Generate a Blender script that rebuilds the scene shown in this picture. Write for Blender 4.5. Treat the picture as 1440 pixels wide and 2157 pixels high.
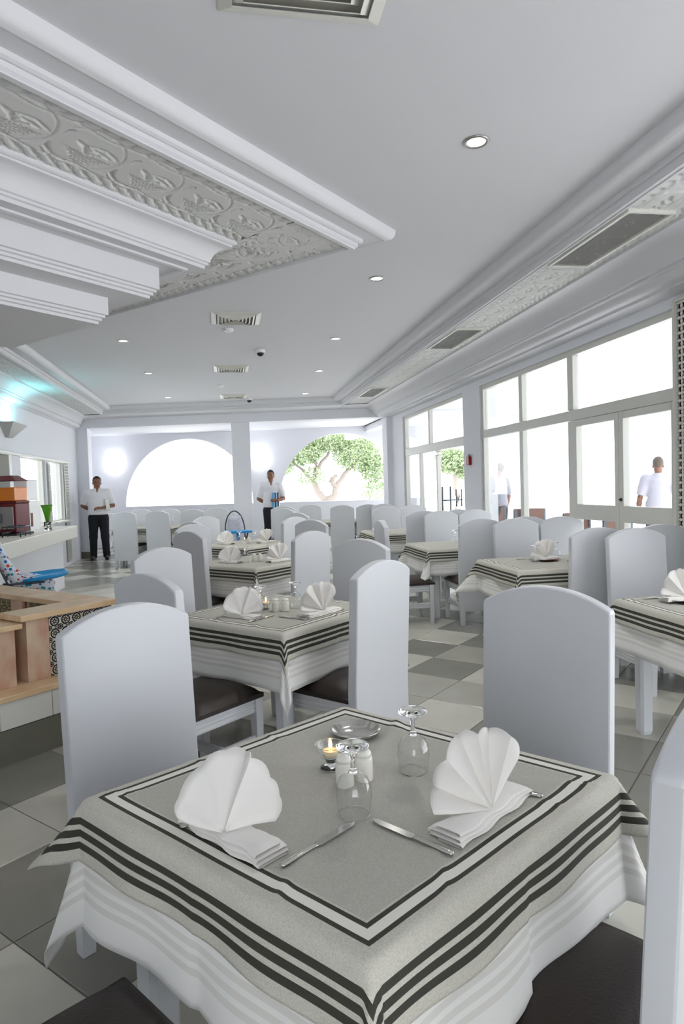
import bpy, bmesh, math, random
import numpy as np
from mathutils import Vector, Matrix
random.seed(11)
for _o in list(bpy.data.objects):
    bpy.data.objects.remove(_o)
S = bpy.context.scene
COL = S.collection
PI = math.pi

# ------------------------------------------------------------------ camera
CAM_YAW, CAM_PITCH, CAM_ROLL, CAM_H = 0.17745894, -0.04089641, -0.03089482, 1.45
F_PX = 1379.9
_f = Vector((math.sin(CAM_YAW) * math.cos(CAM_PITCH), math.cos(CAM_YAW) * math.cos(CAM_PITCH), math.sin(CAM_PITCH)))
_r = Vector((math.cos(CAM_YAW), -math.sin(CAM_YAW), 0))
_u = _r.cross(_f)
_r2 = _r * math.cos(CAM_ROLL) + _u * math.sin(CAM_ROLL)
_u2 = -_r * math.sin(CAM_ROLL) + _u * math.cos(CAM_ROLL)
cam = bpy.data.cameras.new('camera')
cam.sensor_fit = 'HORIZONTAL'; cam.sensor_width = 36.0; cam.lens = F_PX * 36.0 / 1440.0
cam.clip_start = 0.05; cam.clip_end = 400
camera = bpy.data.objects.new('camera', cam); COL.objects.link(camera)
_m = Matrix((_r2, _u2, -_f)).transposed().to_4x4(); _m.translation = (0, 0, CAM_H)
camera.matrix_world = _m
S.camera = camera

# ------------------------------------------------------------------ sky, sun, exposure
world = bpy.data.worlds.new('sky'); S.world = world; world.use_nodes = True
_bg = world.node_tree.nodes['Background']
_bg.inputs[0].default_value = (0.91, 0.955, 1.0, 1); _bg.inputs[1].default_value = 2.6
sun = bpy.data.lights.new('sun', 'SUN'); sun.energy = 6.0; sun.angle = 0.02; sun.color = (1.0, 0.985, 0.97)
sun_o = bpy.data.objects.new('sun', sun); COL.objects.link(sun_o)
sun_o.rotation_euler = Vector((-0.38, -0.24, -0.86)).to_track_quat('-Z', 'Y').to_euler()
S.view_settings.view_transform = 'Standard'; S.view_settings.look = 'None'
S.view_settings.gamma = 1.0; S.view_settings.use_curve_mapping = False
S.view_settings.exposure = 0.70
S.cycles.max_bounces = 14; S.cycles.diffuse_bounces = 8; S.cycles.transmission_bounces = 12
S.cycles.transparent_max_bounces = 16; S.cycles.caustics_refractive = False; S.cycles.caustics_reflective = False
S.cycles.sample_clamp_indirect = 6.0

# ------------------------------------------------------------------ helpers
def lin(c):
    c = c / 255.0
    return c / 12.92 if c <= 0.04045 else ((c + 0.055) / 1.055) ** 2.4
def rgb(r, g, b): return (lin(r), lin(g), lin(b), 1.0)

class NT:
    """small node builder"""
    def __init__(s, mat): s.t = mat.node_tree; s.n = s.t.nodes; s.l = s.t.links
    def node(s, kind, **kw):
        n = s.n.new(kind)
        for k, v in kw.items(): setattr(n, k, v)
        return n
    def put(s, sock, v):
        if hasattr(v, 'is_output') or isinstance(v, bpy.types.NodeSocket): s.l.new(v, sock)
        else: sock.default_value = v
    def m(s, op, a, b=0.0, c=None, clamp=False):
        n = s.node('ShaderNodeMath', operation=op); n.use_clamp = clamp
        s.put(n.inputs[0], a); s.put(n.inputs[1], b)
        if c is not None: s.put(n.inputs[2], c)
        return n.outputs[0]
    def mix(s, fac, a, b):
        n = s.node('ShaderNodeMix', data_type='RGBA')
        s.put(n.inputs[0], fac); s.put(n.inputs[6], a); s.put(n.inputs[7], b)
        return n.outputs[2]
    def uv(s):
        n = s.node('ShaderNodeTexCoord'); x = s.node('ShaderNodeSeparateXYZ'); s.l.new(n.outputs['UV'], x.inputs[0])
        return x.outputs[0], x.outputs[1]
    def noise(s, scale, detail=4, rough=0.55, stretch=None, coord='Object'):
        c = s.node('ShaderNodeTexCoord'); n = s.node('ShaderNodeTexNoise')
        n.inputs['Scale'].default_value = scale; n.inputs['Detail'].default_value = detail; n.inputs['Roughness'].default_value = rough
        if stretch:
            mp = s.node('ShaderNodeMapping'); mp.inputs['Scale'].default_value = stretch
            s.l.new(c.outputs[coord], mp.inputs[0]); s.l.new(mp.outputs[0], n.inputs['Vector'])
        else: s.l.new(c.outputs[coord], n.inputs['Vector'])
        return n.outputs[0]
    def near(s, x, centre, half):   # 1 where |x-centre|<half
        return s.m('LESS_THAN', s.m('ABSOLUTE', s.m('SUBTRACT', x, centre)), half)

def M(name, col, rough=0.5, metal=0.0, var=None, bump=None, trans=0.0, ior=1.45, emit=None, spec=None, sheen=0.0, coord='Object'):
    """var=(scale, colour2, contrast[, stretch]); bump=(scale, strength)"""
    mat = bpy.data.materials.new(name); mat.use_nodes = True
    t = NT(mat); p = t.n['Principled BSDF']
    p.inputs['Base Color'].default_value = col; p.inputs['Roughness'].default_value = rough
    p.inputs['Metallic'].default_value = metal; p.inputs['IOR'].default_value = ior
    p.inputs['Transmission Weight'].default_value = trans
    if spec is not None: p.inputs['Specular IOR Level'].default_value = spec
    if sheen: p.inputs['Sheen Weight'].default_value = sheen
    if var:
        nz = t.noise(var[0], stretch=var[3] if len(var) > 3 else None, coord=coord)
        k = t.m('MULTIPLY_ADD', nz, var[2], 0.5 - 0.5 * var[2], clamp=True)
        t.l.new(t.mix(k, col, var[1]), p.inputs['Base Color'])
    if bump:
        b = t.node('ShaderNodeBump'); b.inputs['Strength'].default_value = bump[1]; b.inputs['Distance'].default_value = 0.01
        t.l.new(t.noise(bump[0], coord=coord), b.inputs['Height']); t.l.new(b.outputs[0], p.inputs['Normal'])
    if emit:
        p.inputs['Emission Color'].default_value = emit[0]; p.inputs['Emission Strength'].default_value = emit[1]
    return mat

class MB:
    """collects shapes into one mesh"""
    def __init__(s): s.v = []; s.f = []; s.uv = None
    def add(s, vs, fs):
        k = len(s.v); s.v.extend(tuple(v) for v in vs); s.f.extend(tuple(i + k for i in f) for f in fs); return s
    def box(s, x0, x1, y0, y1, z0, z1):
        return s.add([(x0, y0, z0), (x1, y0, z0), (x1, y1, z0), (x0, y1, z0), (x0, y0, z1), (x1, y0, z1), (x1, y1, z1), (x0, y1, z1)],
                     [(3, 2, 1, 0), (4, 5, 6, 7), (0, 1, 5, 4), (1, 2, 6, 5), (2, 3, 7, 6), (3, 0, 4, 7)])
    def hexa(s, b, t):            # bottom and top quads
        return s.add(list(b) + list(t), [(3, 2, 1, 0), (4, 5, 6, 7), (0, 1, 5, 4), (1, 2, 6, 5), (2, 3, 7, 6), (3, 0, 4, 7)])
    def prism(s, poly, fn, a, b):  # poly 2D, fn(p, t) -> 3D, between a and b
        n = len(poly)
        vs = [fn(p, a) for p in poly] + [fn(p, b) for p in poly]
        return s.add(vs, [tuple(range(n))[::-1], tuple(range(n, 2 * n))] + [(i, (i + 1) % n, n + (i + 1) % n, n + i) for i in range(n)])
    def lathe(s, prof, n=24, c=(0, 0, 0), cap=True, sx=1.0, sy=1.0):
        vs = []; fs = []; m = len(prof)
        for r, z in prof:
            for k in range(n):
                a = 2 * PI * k / n; vs.append((c[0] + r * math.cos(a) * sx, c[1] + r * math.sin(a) * sy, c[2] + z))
        for i in range(m - 1):
            for k in range(n):
                k2 = (k + 1) % n; fs.append((i * n + k, i * n + k2, (i + 1) * n + k2, (i + 1) * n + k))
        if cap:
            if prof[0][0] > 1e-5: fs.append(tuple(range(n))[::-1])
            if prof[-1][0] > 1e-5: fs.append(tuple(range((m - 1) * n, m * n)))
        return s.add(vs, fs)
    def tube(s, pts, r, n=8, caps=True):
        pts = [Vector(p) for p in pts]; vs = []; fs = []; m = len(pts)
        rr = r if isinstance(r, (list, tuple)) else [r] * m
        up = Vector((0, 0, 1))
        for i, p in enumerate(pts):
            d = (pts[min(i + 1, m - 1)] - pts[max(i - 1, 0)]).normalized()
            a = d.cross(up)
            if a.length < 0.05: a = d.cross(Vector((1, 0, 0)))
            a.normalize(); b = d.cross(a)
            for k in range(n):
                t = 2 * PI * k / n; vs.append(p + (a * math.cos(t) + b * math.sin(t)) * rr[i])
        for i in range(m - 1):
            for k in range(n):
                k2 = (k + 1) % n; fs.append((i * n + k, i * n + k2, (i + 1) * n + k2, (i + 1) * n + k))
        if caps: fs += [tuple(range(n))[::-1], tuple(range((m - 1) * n, m * n))]
        return s.add(vs, fs)
    def grid(s, P, uvs=None):      # P[i][j] points
        ni, nj = len(P), len(P[0]); k = len(s.v)
        s.v.extend(tuple(p) for row in P for p in row)
        s.f.extend((k + i * nj + j, k + (i + 1) * nj + j, k + (i + 1) * nj + j + 1, k + i * nj + j + 1) for i in range(ni - 1) for j in range(nj - 1))
        if uvs is not None: s.uv = (s.uv or []) + [tuple(u) for row in uvs for u in row]
        return s
    def mesh(s, name, mat=None, smooth=False, bevel=0.0, seg=2, fix=True, auto=None):
        me = bpy.data.meshes.new(name); me.from_pydata(s.v, [], s.f); me.validate()
        if s.uv:
            L = me.uv_layers.new(name='UVMap'); vi = np.empty(len(me.loops), np.int32); me.loops.foreach_get('vertex_index', vi)
            L.data.foreach_set('uv', np.array(s.uv, np.float32)[vi].ravel())
        if bevel or fix:
            bm = bmesh.new(); bm.from_mesh(me)
            if fix: bmesh.ops.recalc_face_normals(bm, faces=bm.faces)
            if bevel:
                es = [e for e in bm.edges if len(e.link_faces) == 2 and e.calc_face_angle(0) > 0.5]
                bmesh.ops.bevel(bm, geom=es, offset=bevel, segments=seg, profile=0.6, affect='EDGES', clamp_overlap=True)
            bm.to_mesh(me); bm.free()
        if smooth or auto:
            me.polygons.foreach_set('use_smooth', [True] * len(me.polygons))
            if auto: me.set_sharp_from_angle(angle=auto)
        if mat: me.materials.append(mat)
        me.update()
        return me

def obj(name, me, parent=None, loc=None, rot=None, kind=None, label=None):
    o = bpy.data.objects.new(name, me); COL.objects.link(o)
    if parent is not None: o.parent = parent
    if loc is not None: o.location = loc
    if rot is not None: o.rotation_euler = (0, 0, rot) if isinstance(rot, (int, float)) else rot
    if kind: o['kind'] = kind
    if label: o['label'] = label
    return o
def tag(o, label, cat, group=None, kind=None):
    o['label'] = label; o['category'] = cat
    if group: o['group'] = group
    if kind: o['kind'] = kind
    return o
def thing(name, label, cat, loc=(0, 0, 0), rot=0.0, group=None):
    o = bpy.data.objects.new(name, None); COL.objects.link(o); o.empty_display_size = 0.1
    o.location = loc; o.rotation_euler = (0, 0, rot)
    return tag(o, label, cat, group)
def dup(o, loc=None, rot=None, label=None, parent=None, group=None):
    c = o.copy(); COL.objects.link(c)
    if parent is not None: c.parent = parent
    if loc is not None: c.location = loc
    if rot is not None: c.rotation_euler = (0, 0, rot)
    if label: c['label'] = label
    if group: c['group'] = group
    for ch in list(o.children): dup(ch, parent=c)
    return c
def R2(x, y, a): return (x * math.cos(a) - y * math.sin(a), x * math.sin(a) + y * math.cos(a))
SQ = math.sqrt(0.5)
def UV(u, v, z): return ((u - v) * SQ, (u + v) * SQ, z)     # the diagonal (45 degree) axes of the room

# ------------------------------------------------------------------ materials
m_ceil = M('white ceiling paint', rgb(214, 214, 217), 0.75, bump=(90, 0.03))
m_plaster = M('carved white plaster', rgb(214, 214, 212), 0.8, bump=(120, 0.1))
m_wall = M('white wall paint', rgb(228, 229, 234), 0.7, bump=(60, 0.04))
m_frame = M('off white window frame', rgb(212, 211, 203), 0.4)
m_chair = M('white lacquered wood', rgb(203, 205, 208), 0.38, bump=(14, 0.02))
m_seat = M('dark brown leather', rgb(44, 33, 27), 0.42, var=(9, rgb(30, 24, 21), 1.2), bump=(160, 0.15))
m_tilea = M('dark grey floor tile', rgb(136, 135, 126), 0.25, var=(3.2, rgb(122, 121, 112), 1.6), bump=(25, 0.03))
m_tileb = M('light beige floor tile', rgb(198, 196, 184), 0.27, var=(3.0, rgb(182, 180, 168), 1.6), bump=(25, 0.03))
m_tilec = M('mid grey floor tile', rgb(170, 168, 158), 0.25, var=(3.0, rgb(156, 154, 145), 1.6), bump=(25, 0.03))
m_grout = M('dark grout', rgb(105, 101, 92), 0.9)
m_skirt = M('grey stone skirting', rgb(112, 110, 98), 0.5, var=(5, rgb(96, 95, 84), 1.5))
m_marble = M('peach travertine', rgb(206, 184, 158), 0.4, var=(6, rgb(184, 140, 118), 3.0, (1.2, 1.2, 0.7)), bump=(30, 0.04))
m_marble2 = M('pale travertine coping', rgb(222, 196, 158), 0.38, var=(7, rgb(202, 166, 126), 2.6, (0.9, 1.3, 1)), bump=(30, 0.04))
m_glazed = M('white glazed tile', rgb(212, 210, 202), 0.3)
m_napkin = M('white starched napkin', rgb(232, 229, 224), 0.8, bump=(380, 0.12), sheen=0.2)
m_steel = M('polished steel', rgb(205, 203, 198), 0.14, metal=1.0)
m_brushed = M('brushed aluminium', rgb(176, 174, 170), 0.35, metal=1.0)
m_ceramic = M('white ceramic', rgb(228, 226, 216), 0.25)
m_black = M('black plastic', rgb(28, 28, 30), 0.45)
m_darkmetal = M('dark grey metal tube', rgb(78, 84, 92), 0.4, metal=0.6)
m_white = M('white enamel', rgb(235, 235, 235), 0.35)
m_blue = M('blue plastic tray', rgb(40, 150, 215), 0.3)
m_skin = M('brown skin', rgb(134, 92, 70), 0.5)
m_skin2 = M('light brown skin', rgb(160, 116, 92), 0.5)
m_hair = M('black hair', rgb(26, 22, 20), 0.6, bump=(200, 0.4))
m_greyhair = M('greying brown hair', rgb(88, 74, 62), 0.6, bump=(200, 0.4))
m_shirt = M('white cotton shirt', rgb(226, 226, 228), 0.85, bump=(40, 0.12), sheen=0.2)
m_greyedshirt = M('greyed white cotton shirt', rgb(186, 184, 196), 0.85, bump=(30, 0.3), sheen=0.2)  # a white shirt; its lower exposure is put into the greyer colour
m_reflshirt = M('painted reflection shirt', rgb(136, 136, 146), 0.85, bump=(30, 0.3))  # dimness of a faint reflection painted into the shirt colour
m_trouser = M('black trousers', rgb(22, 23, 30), 0.8, bump=(40, 0.1))
m_shoe = M('black leather shoe', rgb(16, 16, 18), 0.35)
m_eye = M('dark eye', rgb(24, 18, 16), 0.2)
m_eyew = M('eye white', rgb(150, 140, 132), 0.3)
m_lip = M('lip', rgb(120, 74, 66), 0.5)
m_darkred = M('dark red enamel', rgb(96, 22, 26), 0.3)
m_red = M('red plastic', rgb(150, 22, 30), 0.35)
m_wood = M('orange brown wood', rgb(120, 80, 58), 0.5, var=(8, rgb(96, 62, 42), 1.6, (0.4, 4, 4)))
m_pave = M('pale terrace paving', rgb(230, 230, 230), 0.8)
m_leaf = M('olive leaf', rgb(128, 148, 104), 0.6, var=(3, rgb(172, 186, 150), 1.6))
m_bark = M('grey olive bark', rgb(150, 140, 132), 0.9, bump=(20, 0.6))
m_wax = M('candle wax', rgb(240, 225, 190), 0.5)
m_flame = M('flame', rgb(255, 170, 70), 0.5, emit=((1.0, 0.55, 0.18, 1), 9.0))
m_bulb = M('lit lamp disc', rgb(255, 250, 240), 0.5, emit=((1.0, 0.97, 0.92, 1), 6.0))
m_sconce = M('lit opal glass shade', rgb(250, 250, 250), 0.4, emit=((0.96, 0.98, 1.0, 1), 7.0))
m_cyan = M('cyan emergency lamp', rgb(160, 250, 250), 0.4, emit=((0.35, 0.95, 1.0, 1), 5.0))
m_holeshade = M('painted opening shade', rgb(34, 34, 33), 0.9)  # shade behind the lattice openings, painted as a flat colour
m_grille = M('grey air grille', rgb(172, 171, 168), 0.45)
m_throat = M('pale vent throat', rgb(170, 168, 160), 0.8)
m_fabric = M('pale grey mesh fabric', rgb(205, 206, 212), 0.8, var=(30, rgb(170, 176, 190), 1.8))
m_juice = M('orange juice', rgb(226, 128, 20), 0.25, spec=0.6)
m_greenglass = M('green glass', rgb(110, 196, 40), 0.08, trans=0.55, ior=1.4)
m_kitchen = M('grey kitchen wall', rgb(176, 176, 178), 0.6)

def glass_mat(name, tint=(1, 1, 1, 1), ior=1.45):     # thin pane: mirror reflection over clear transmission
    mat = bpy.data.materials.new(name); mat.use_nodes = True; t = NT(mat); t.n.clear()
    out = t.node('ShaderNodeOutputMaterial'); mx = t.node('ShaderNodeMixShader'); fr = t.node('ShaderNodeFresnel')
    tr = t.node('ShaderNodeBsdfTransparent'); gl = t.node('ShaderNodeBsdfGlossy')
    tr.inputs[0].default_value = tint; gl.inputs['Roughness'].default_value = 0.0; fr.inputs[0].default_value = ior
    ge = t.node('ShaderNodeNewGeometry')          # the same reflectance on both faces of the sheet
    t.l.new(t.m('MULTIPLY_ADD', ge.outputs['Backfacing'], 1.0 / ior - ior, ior), fr.inputs[0])
    t.l.new(fr.outputs[0], mx.inputs[0]); t.l.new(tr.outputs[0], mx.inputs[1]); t.l.new(gl.outputs[0], mx.inputs[2]); t.l.new(mx.outputs[0], out.inputs[0])
    return mat
m_thin = glass_mat('thin clear glass', (0.975, 0.98, 0.98, 1), 1.85)
m_pane = glass_mat('window glass', (0.97, 0.98, 0.98, 1))
m_glass = M('clear drinking glass', (1, 1, 1, 1), 0.0, trans=1.0, ior=1.45)

def stripe_cloth():     # UV holds the distance of the weave from the table edge along both sides, in metres
    mat = M('striped linen overcloth', rgb(190, 186, 174), 0.88); t = NT(mat); p = t.n['Principled BSDF']
    a, b = t.uv(); ring = t.m('MAXIMUM', a, b)
    base = t.mix(t.m('LESS_THAN', ring, -0.058), rgb(204, 201, 189), rgb(186, 184, 174))
    nz = t.noise(330, 3, 0.6); base = t.mix(t.m('MULTIPLY', t.m('SUBTRACT', nz, 0.36, clamp=True), 1.1, clamp=True), base, rgb(128, 126, 117))
    base = t.mix(t.near(ring, -0.033, 0.011), base, rgb(226, 223, 214))
    dark = None
    for c, h in ((-0.048, 0.0050), (-0.018, 0.0050), (0.052, 0.0080), (0.079, 0.0080), (0.106, 0.0080)):
        k = t.near(ring, c, h); dark = k if dark is None else t.m('MAXIMUM', dark, k)
    base = t.mix(dark, base, rgb(58, 58, 50))
    t.l.new(base, p.inputs['Base Color'])
    bp = t.node('ShaderNodeBump'); bp.inputs['Strength'].default_value = 0.2; bp.inputs['Distance'].default_value = 0.004
    t.l.new(t.noise(420, 2), bp.inputs['Height']); t.l.new(bp.outputs[0], p.inputs['Normal'])
    return mat
m_stripe = stripe_cloth()
def damask_cloth():     # plain white linen with three faint woven bands near the hem
    mat = M('white table linen', rgb(228, 227, 222), 0.85, sheen=0.2); t = NT(mat); p = t.n['Principled BSDF']
    a, b = t.uv(); ring = t.m('MAXIMUM', a, b); k = None
    for c in (0.165, 0.192, 0.219):
        q = t.near(ring, c, 0.0075); k = q if k is None else t.m('MAXIMUM', k, q)
    t.l.new(t.mix(k, rgb(230, 229, 225), rgb(215, 213, 206)), p.inputs['Base Color'])
    bp = t.node('ShaderNodeBump'); bp.inputs['Strength'].default_value = 0.12; bp.inputs['Distance'].default_value = 0.004
    t.l.new(t.noise(420, 2), bp.inputs['Height']); t.l.new(bp.outputs[0], p.inputs['Normal'])
    return mat
m_cloth = damask_cloth()

def floral_tile(name, ground, ink, ink2):
    mat = M(name, ground, 0.25); t = NT(mat); p = t.n['Principled BSDF']
    u, v = t.uv(); x = t.m('SUBTRACT', u, 0.5); y = t.m('SUBTRACT', v, 0.5)
    r = t.m('SQRT', t.m('ADD', t.m('MULTIPLY', x, x), t.m('MULTIPLY', y, y))); th = t.m('ARCTAN2', y, x)
    pet = t.m('MULTIPLY_ADD', t.m('COSINE', t.m('MULTIPLY', th, 8.0)), 0.08, 0.215)
    k = t.m('LESS_THAN', r, pet)
    ring = t.near(r, 0.36, 0.065)
    ax = t.m('ABSOLUTE', x); ay = t.m('ABSOLUTE', y)
    cx = t.m('SUBTRACT', ax, 0.5); cy = t.m('SUBTRACT', ay, 0.5)
    rc = t.m('SQRT', t.m('ADD', t.m('MULTIPLY', cx, cx), t.m('MULTIPLY', cy, cy)))
    cor = t.m('MAXIMUM', t.m('LESS_THAN', rc, 0.09), t.near(rc, 0.18, 0.045))
    vine = t.m('LESS_THAN', t.m('ABSOLUTE', t.m('SUBTRACT', t.m('MULTIPLY', t.m('SINE', t.m('MULTIPLY', u, 12.566)), 0.09), t.m('SUBTRACT', ay, 0.42))), 0.035)
    d = t.m('MAXIMUM', t.m('MAXIMUM', k, ring), t.m('MAXIMUM', cor, vine))
    c = t.mix(d, ground, ink); c = t.mix(t.m('LESS_THAN', r, 0.085), c, ink2)
    t.l.new(c, p.inputs['Base Color']); return mat
m_floral = floral_tile('blue black floral tile', rgb(206, 200, 180), rgb(30, 32, 46), rgb(150, 142, 110))
m_floral2 = floral_tile('olive floral tile', rgb(176, 158, 96), rgb(52, 46, 26), rgb(120, 100, 50))

def dots_fabric():
    mat = M('white fabric with coloured dots', rgb(226, 232, 240), 0.85); t = NT(mat); p = t.n['Principled BSDF']
    c = t.node('ShaderNodeTexCoord'); vo = t.node('ShaderNodeTexVoronoi'); vo.inputs['Scale'].default_value = 26; vo.inputs['Randomness'].default_value = 0.7
    t.l.new(c.outputs['Object'], vo.inputs['Vector'])
    hs = t.node('ShaderNodeSeparateColor'); t.l.new(vo.outputs['Color'], hs.inputs[0])
    c1 = t.mix(t.m('GREATER_THAN', hs.outputs[0], 0.55), rgb(40, 120, 190), rgb(214, 70, 40))
    c2 = t.mix(t.m('GREATER_THAN', hs.outputs[1], 0.7), c1, rgb(30, 150, 160))
    t.l.new(t.mix(t.m('LESS_THAN', vo.outputs['Distance'], 0.36), rgb(226, 232, 240), c2), p.inputs['Base Color']); return mat
m_dots = dots_fabric()
# ------------------------------------------------------------------ room: constants (metres; camera stands at x=0, y=0)
XR, XL, ZC, YF = 3.55, -3.15, 3.2, -2.6
def yback(x): return 14.44 - 0.264 * x       # front face of the back colonnade
def yout(x): return 17.05 - 0.264 * x        # outer arcade wall of the veranda
A_B = math.atan(-0.264)

# floor: grout bed with laid tiles
fl = MB().box(-4.2, 4.4, YF, 19.2, -0.2, -0.004)
floor = obj('floor', fl.mesh('floor', m_grout), kind='structure')
TS, TA, TB = 0.470, math.radians(43.8), (1.309, 4.188)
def tile_c(i, j): return (TB[0] + R2((i + .5) * TS, (j + .5) * TS, TA)[0], TB[1] + R2((i + .5) * TS, (j + .5) * TS, TA)[1])
def tile_ij(x, y):
    a, b = R2(x - TB[0], y - TB[1], -TA); return (math.floor(a / TS), math.floor(b / TS))
hand = {}
for x, y, c in [(1.32, 4.53, 'c'), (1.68, 4.86, 'a'), (1.36, 5.2, 'b'), (1.7, 5.5, 'a'), (2.05, 5.15, 'c'), (2.05, 5.85, 'b'), (1.64, 4.2, 'c'), (1.28, 3.84, 'b'), (0.97, 4.2, 'c'),
                (2.4, 6.2, 'a'), (2.4, 5.5, 'a'), (2.05, 6.5, 'b'), (1.7, 6.2, 'b'), (-1.0, 3.2, 'b'), (-0.72, 2.55, 'a'), (-1.05, 3.55, 'a'), (-0.72, 3.35, 'b'), (-0.75, 1.9, 'b'), (-1.0, 2.7, 'b'),
                (-0.6, 2.2, 'a'), (-0.5, 2.75, 'c'), (2.3, 3.0, 'a'), (2.0, 2.75, 'a'), (2.2, 3.45, 'c'), (1.7, 2.35, 'a'), (1.95, 2.4, 'a'), (2.45, 3.3, 'c'), (-0.4, 1.75, 'a'), (1.6, 3.5, 'a')]:
    hand[tile_ij(x, y)] = c
def tile_mesh(mat):
    h = TS / 2 - 0.0022; c = 0.004; b = MB()
    b.hexa([(-h, -h, -0.014), (h, -h, -0.014), (h, h, -0.014), (-h, h, -0.014)], [(-h, -h, -0.002), (h, -h, -0.002), (h, h, -0.002), (-h, h, -0.002)])
    b.v[4:8] = [(-h, -h, -0.002), (h, -h, -0.002), (h, h, -0.002), (-h, h, -0.002)]
    g = h - c; k = len(b.v); b.v += [(-g, -g, 0), (g, -g, 0), (g, g, 0), (-g, g, 0)]
    b.f.remove((4, 5, 6, 7)); b.f += [(4, 5, k + 1, k), (5, 6, k + 2, k + 1), (6, 7, k + 3, k + 2), (7, 4, k, k + 3), (k, k + 1, k + 2, k + 3)]
    return b
tmesh = {'a': tile_mesh(0).mesh('tile_dark', m_tilea), 'b': tile_mesh(0).mesh('tile_light', m_tileb), 'c': tile_mesh(0).mesh('tile_mid', m_tilec)}
_inv = camera.matrix_world.inverted()
cand = []
for i in range(-24, 40):
    for j in range(-30, 40):
        x, y = tile_c(i, j)
        if not (-4.0 < x < 4.2 and YF + .3 < y < yout(x) - 0.2): continue
        q = _inv @ Vector((x, y, 0)); vis = q.z < -0.5 and abs(q.x / q.z) < 720 / F_PX + .12 and abs(q.y / q.z) < 1080 / F_PX + .15 and XL < x < XR
        if -1.62 + y * 0 > x and False: vis = False
        d = math.hypot(x, y) + (0 if vis else 1000)
        rr = random.Random(i * 131 + j * 17).random()
        col = hand.get((i, j), 'b' if rr < .42 else ('a' if rr < .72 else 'c'))
        cand.append((d, i, j, x, y, col))
cand.sort()
for n, (d, i, j, x, y, col) in enumerate(cand[:290]):
    obj('tile', tmesh[col], floor, (x, y, 0), TA)
for col, nm in (('a', 'dark_tile_field'), ('b', 'light_tile_field'), ('c', 'mid_tile_field')):
    b = MB(); t0 = tile_mesh(0)
    for d, i, j, x, y, c in cand[290:]:
        if c == col: b.add([(x + R2(v[0], v[1], TA)[0], y + R2(v[0], v[1], TA)[1], v[2]) for v in t0.v], t0.f)
    obj(nm, b.mesh(nm, {'a': m_tilea, 'b': m_tileb, 'c': m_tilec}[col]), floor, kind='stuff')

# ------------------------------------------------------------------ ceiling, trays and mouldings
cb = MB().box(-4.2, XR + .25, YF, 19.6, ZC, ZC + 0.25)
ceiling = obj('ceiling', cb.mesh('ceiling', m_ceil), kind='structure')

def sweep(path, prof, closed=False, flip=1):
    """prof = [(d, z)], d measured to the left of the path direction (flip=-1: right)"""
    n = len(path); P = []
    for i, p in enumerate(path):
        p = Vector(p)
        dirs = []
        if closed or i > 0: dirs.append((p - Vector(path[(i - 1) % n])).normalized())
        if closed or i < n - 1: dirs.append((Vector(path[(i + 1) % n]) - p).normalized())
        nn = [Vector((-d.y, d.x)) * flip for d in dirs]
        if len(nn) == 2:
            b = (nn[0] + nn[1]).normalized(); k = 1.0 / max(0.25, b.dot(nn[0])); off = b * k
        else: off = nn[0]
        P.append([(p.x + off.x * d, p.y + off.y * d, z) for d, z in prof])
    if closed: P.append(P[0])
    return P
def arc(d0, z0, d1, z1, bulge, n=6):
    o = []
    for k in range(1, n):
        t = k / n; nx, ny = -(z1 - z0), (d1 - d0); L = math.hypot(nx, ny); w = bulge * math.sin(PI * t)
        o.append((d0 + (d1 - d0) * t + nx / L * w, z0 + (z1 - z0) * t + ny / L * w))
    return o
roll = [(0, 3.203), (0.0, 3.19)] + arc(0, 3.19, 0.055, 3.125, -0.018) + [(0.055, 3.125), (0.062, 3.130)]
steps = [(0.165, 3.130), (0.165, 3.108), (0.178, 3.100), (0.190, 3.100), (0.190, 3.078), (0.205, 3.066), (0.205, 3.060)]
XT, XTL = 2.20, -2.20
cr = (XT, 13.40 - 0.266 * XT); cl = (XTL, 13.40 - 0.266 * XTL)
tray = [(XT, YF), cr, cl, (XTL, 7.72)]
b = MB(); b.grid(sweep(tray, roll + steps + [(0.245, 3.060)], flip=-1))
obj('trim_1', b.mesh('trim_1', m_ceil, auto=0.5), kind='structure')
def strip(x0, x1, z, y0, y1): return MB().grid([[(x0, y0, z), (x1, y0, z)], [(x0, y1, z), (x1, y1, z)]])
# soffit behind the back run of the tray, up to the colonnade
b = MB(); b.add([(-3.3, 13.65 + .2, 3.06), (3.7, 13.40 - 0.266 * 3.7 + .2, 3.06), (3.7, yback(3.7) + .2, 3.06), (-3.3, yback(-3.3) + .2, 3.06)], [(0, 1, 2, 3)])
b.v[0] = (-3.3, 13.40 + .266 * 3.3 + 0.24, 3.06); b.v[1] = (3.7, 13.40 - .266 * 3.7 + 0.24, 3.06)
obj('trim_2', b.mesh('trim_2', m_ceil), ceiling)

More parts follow.
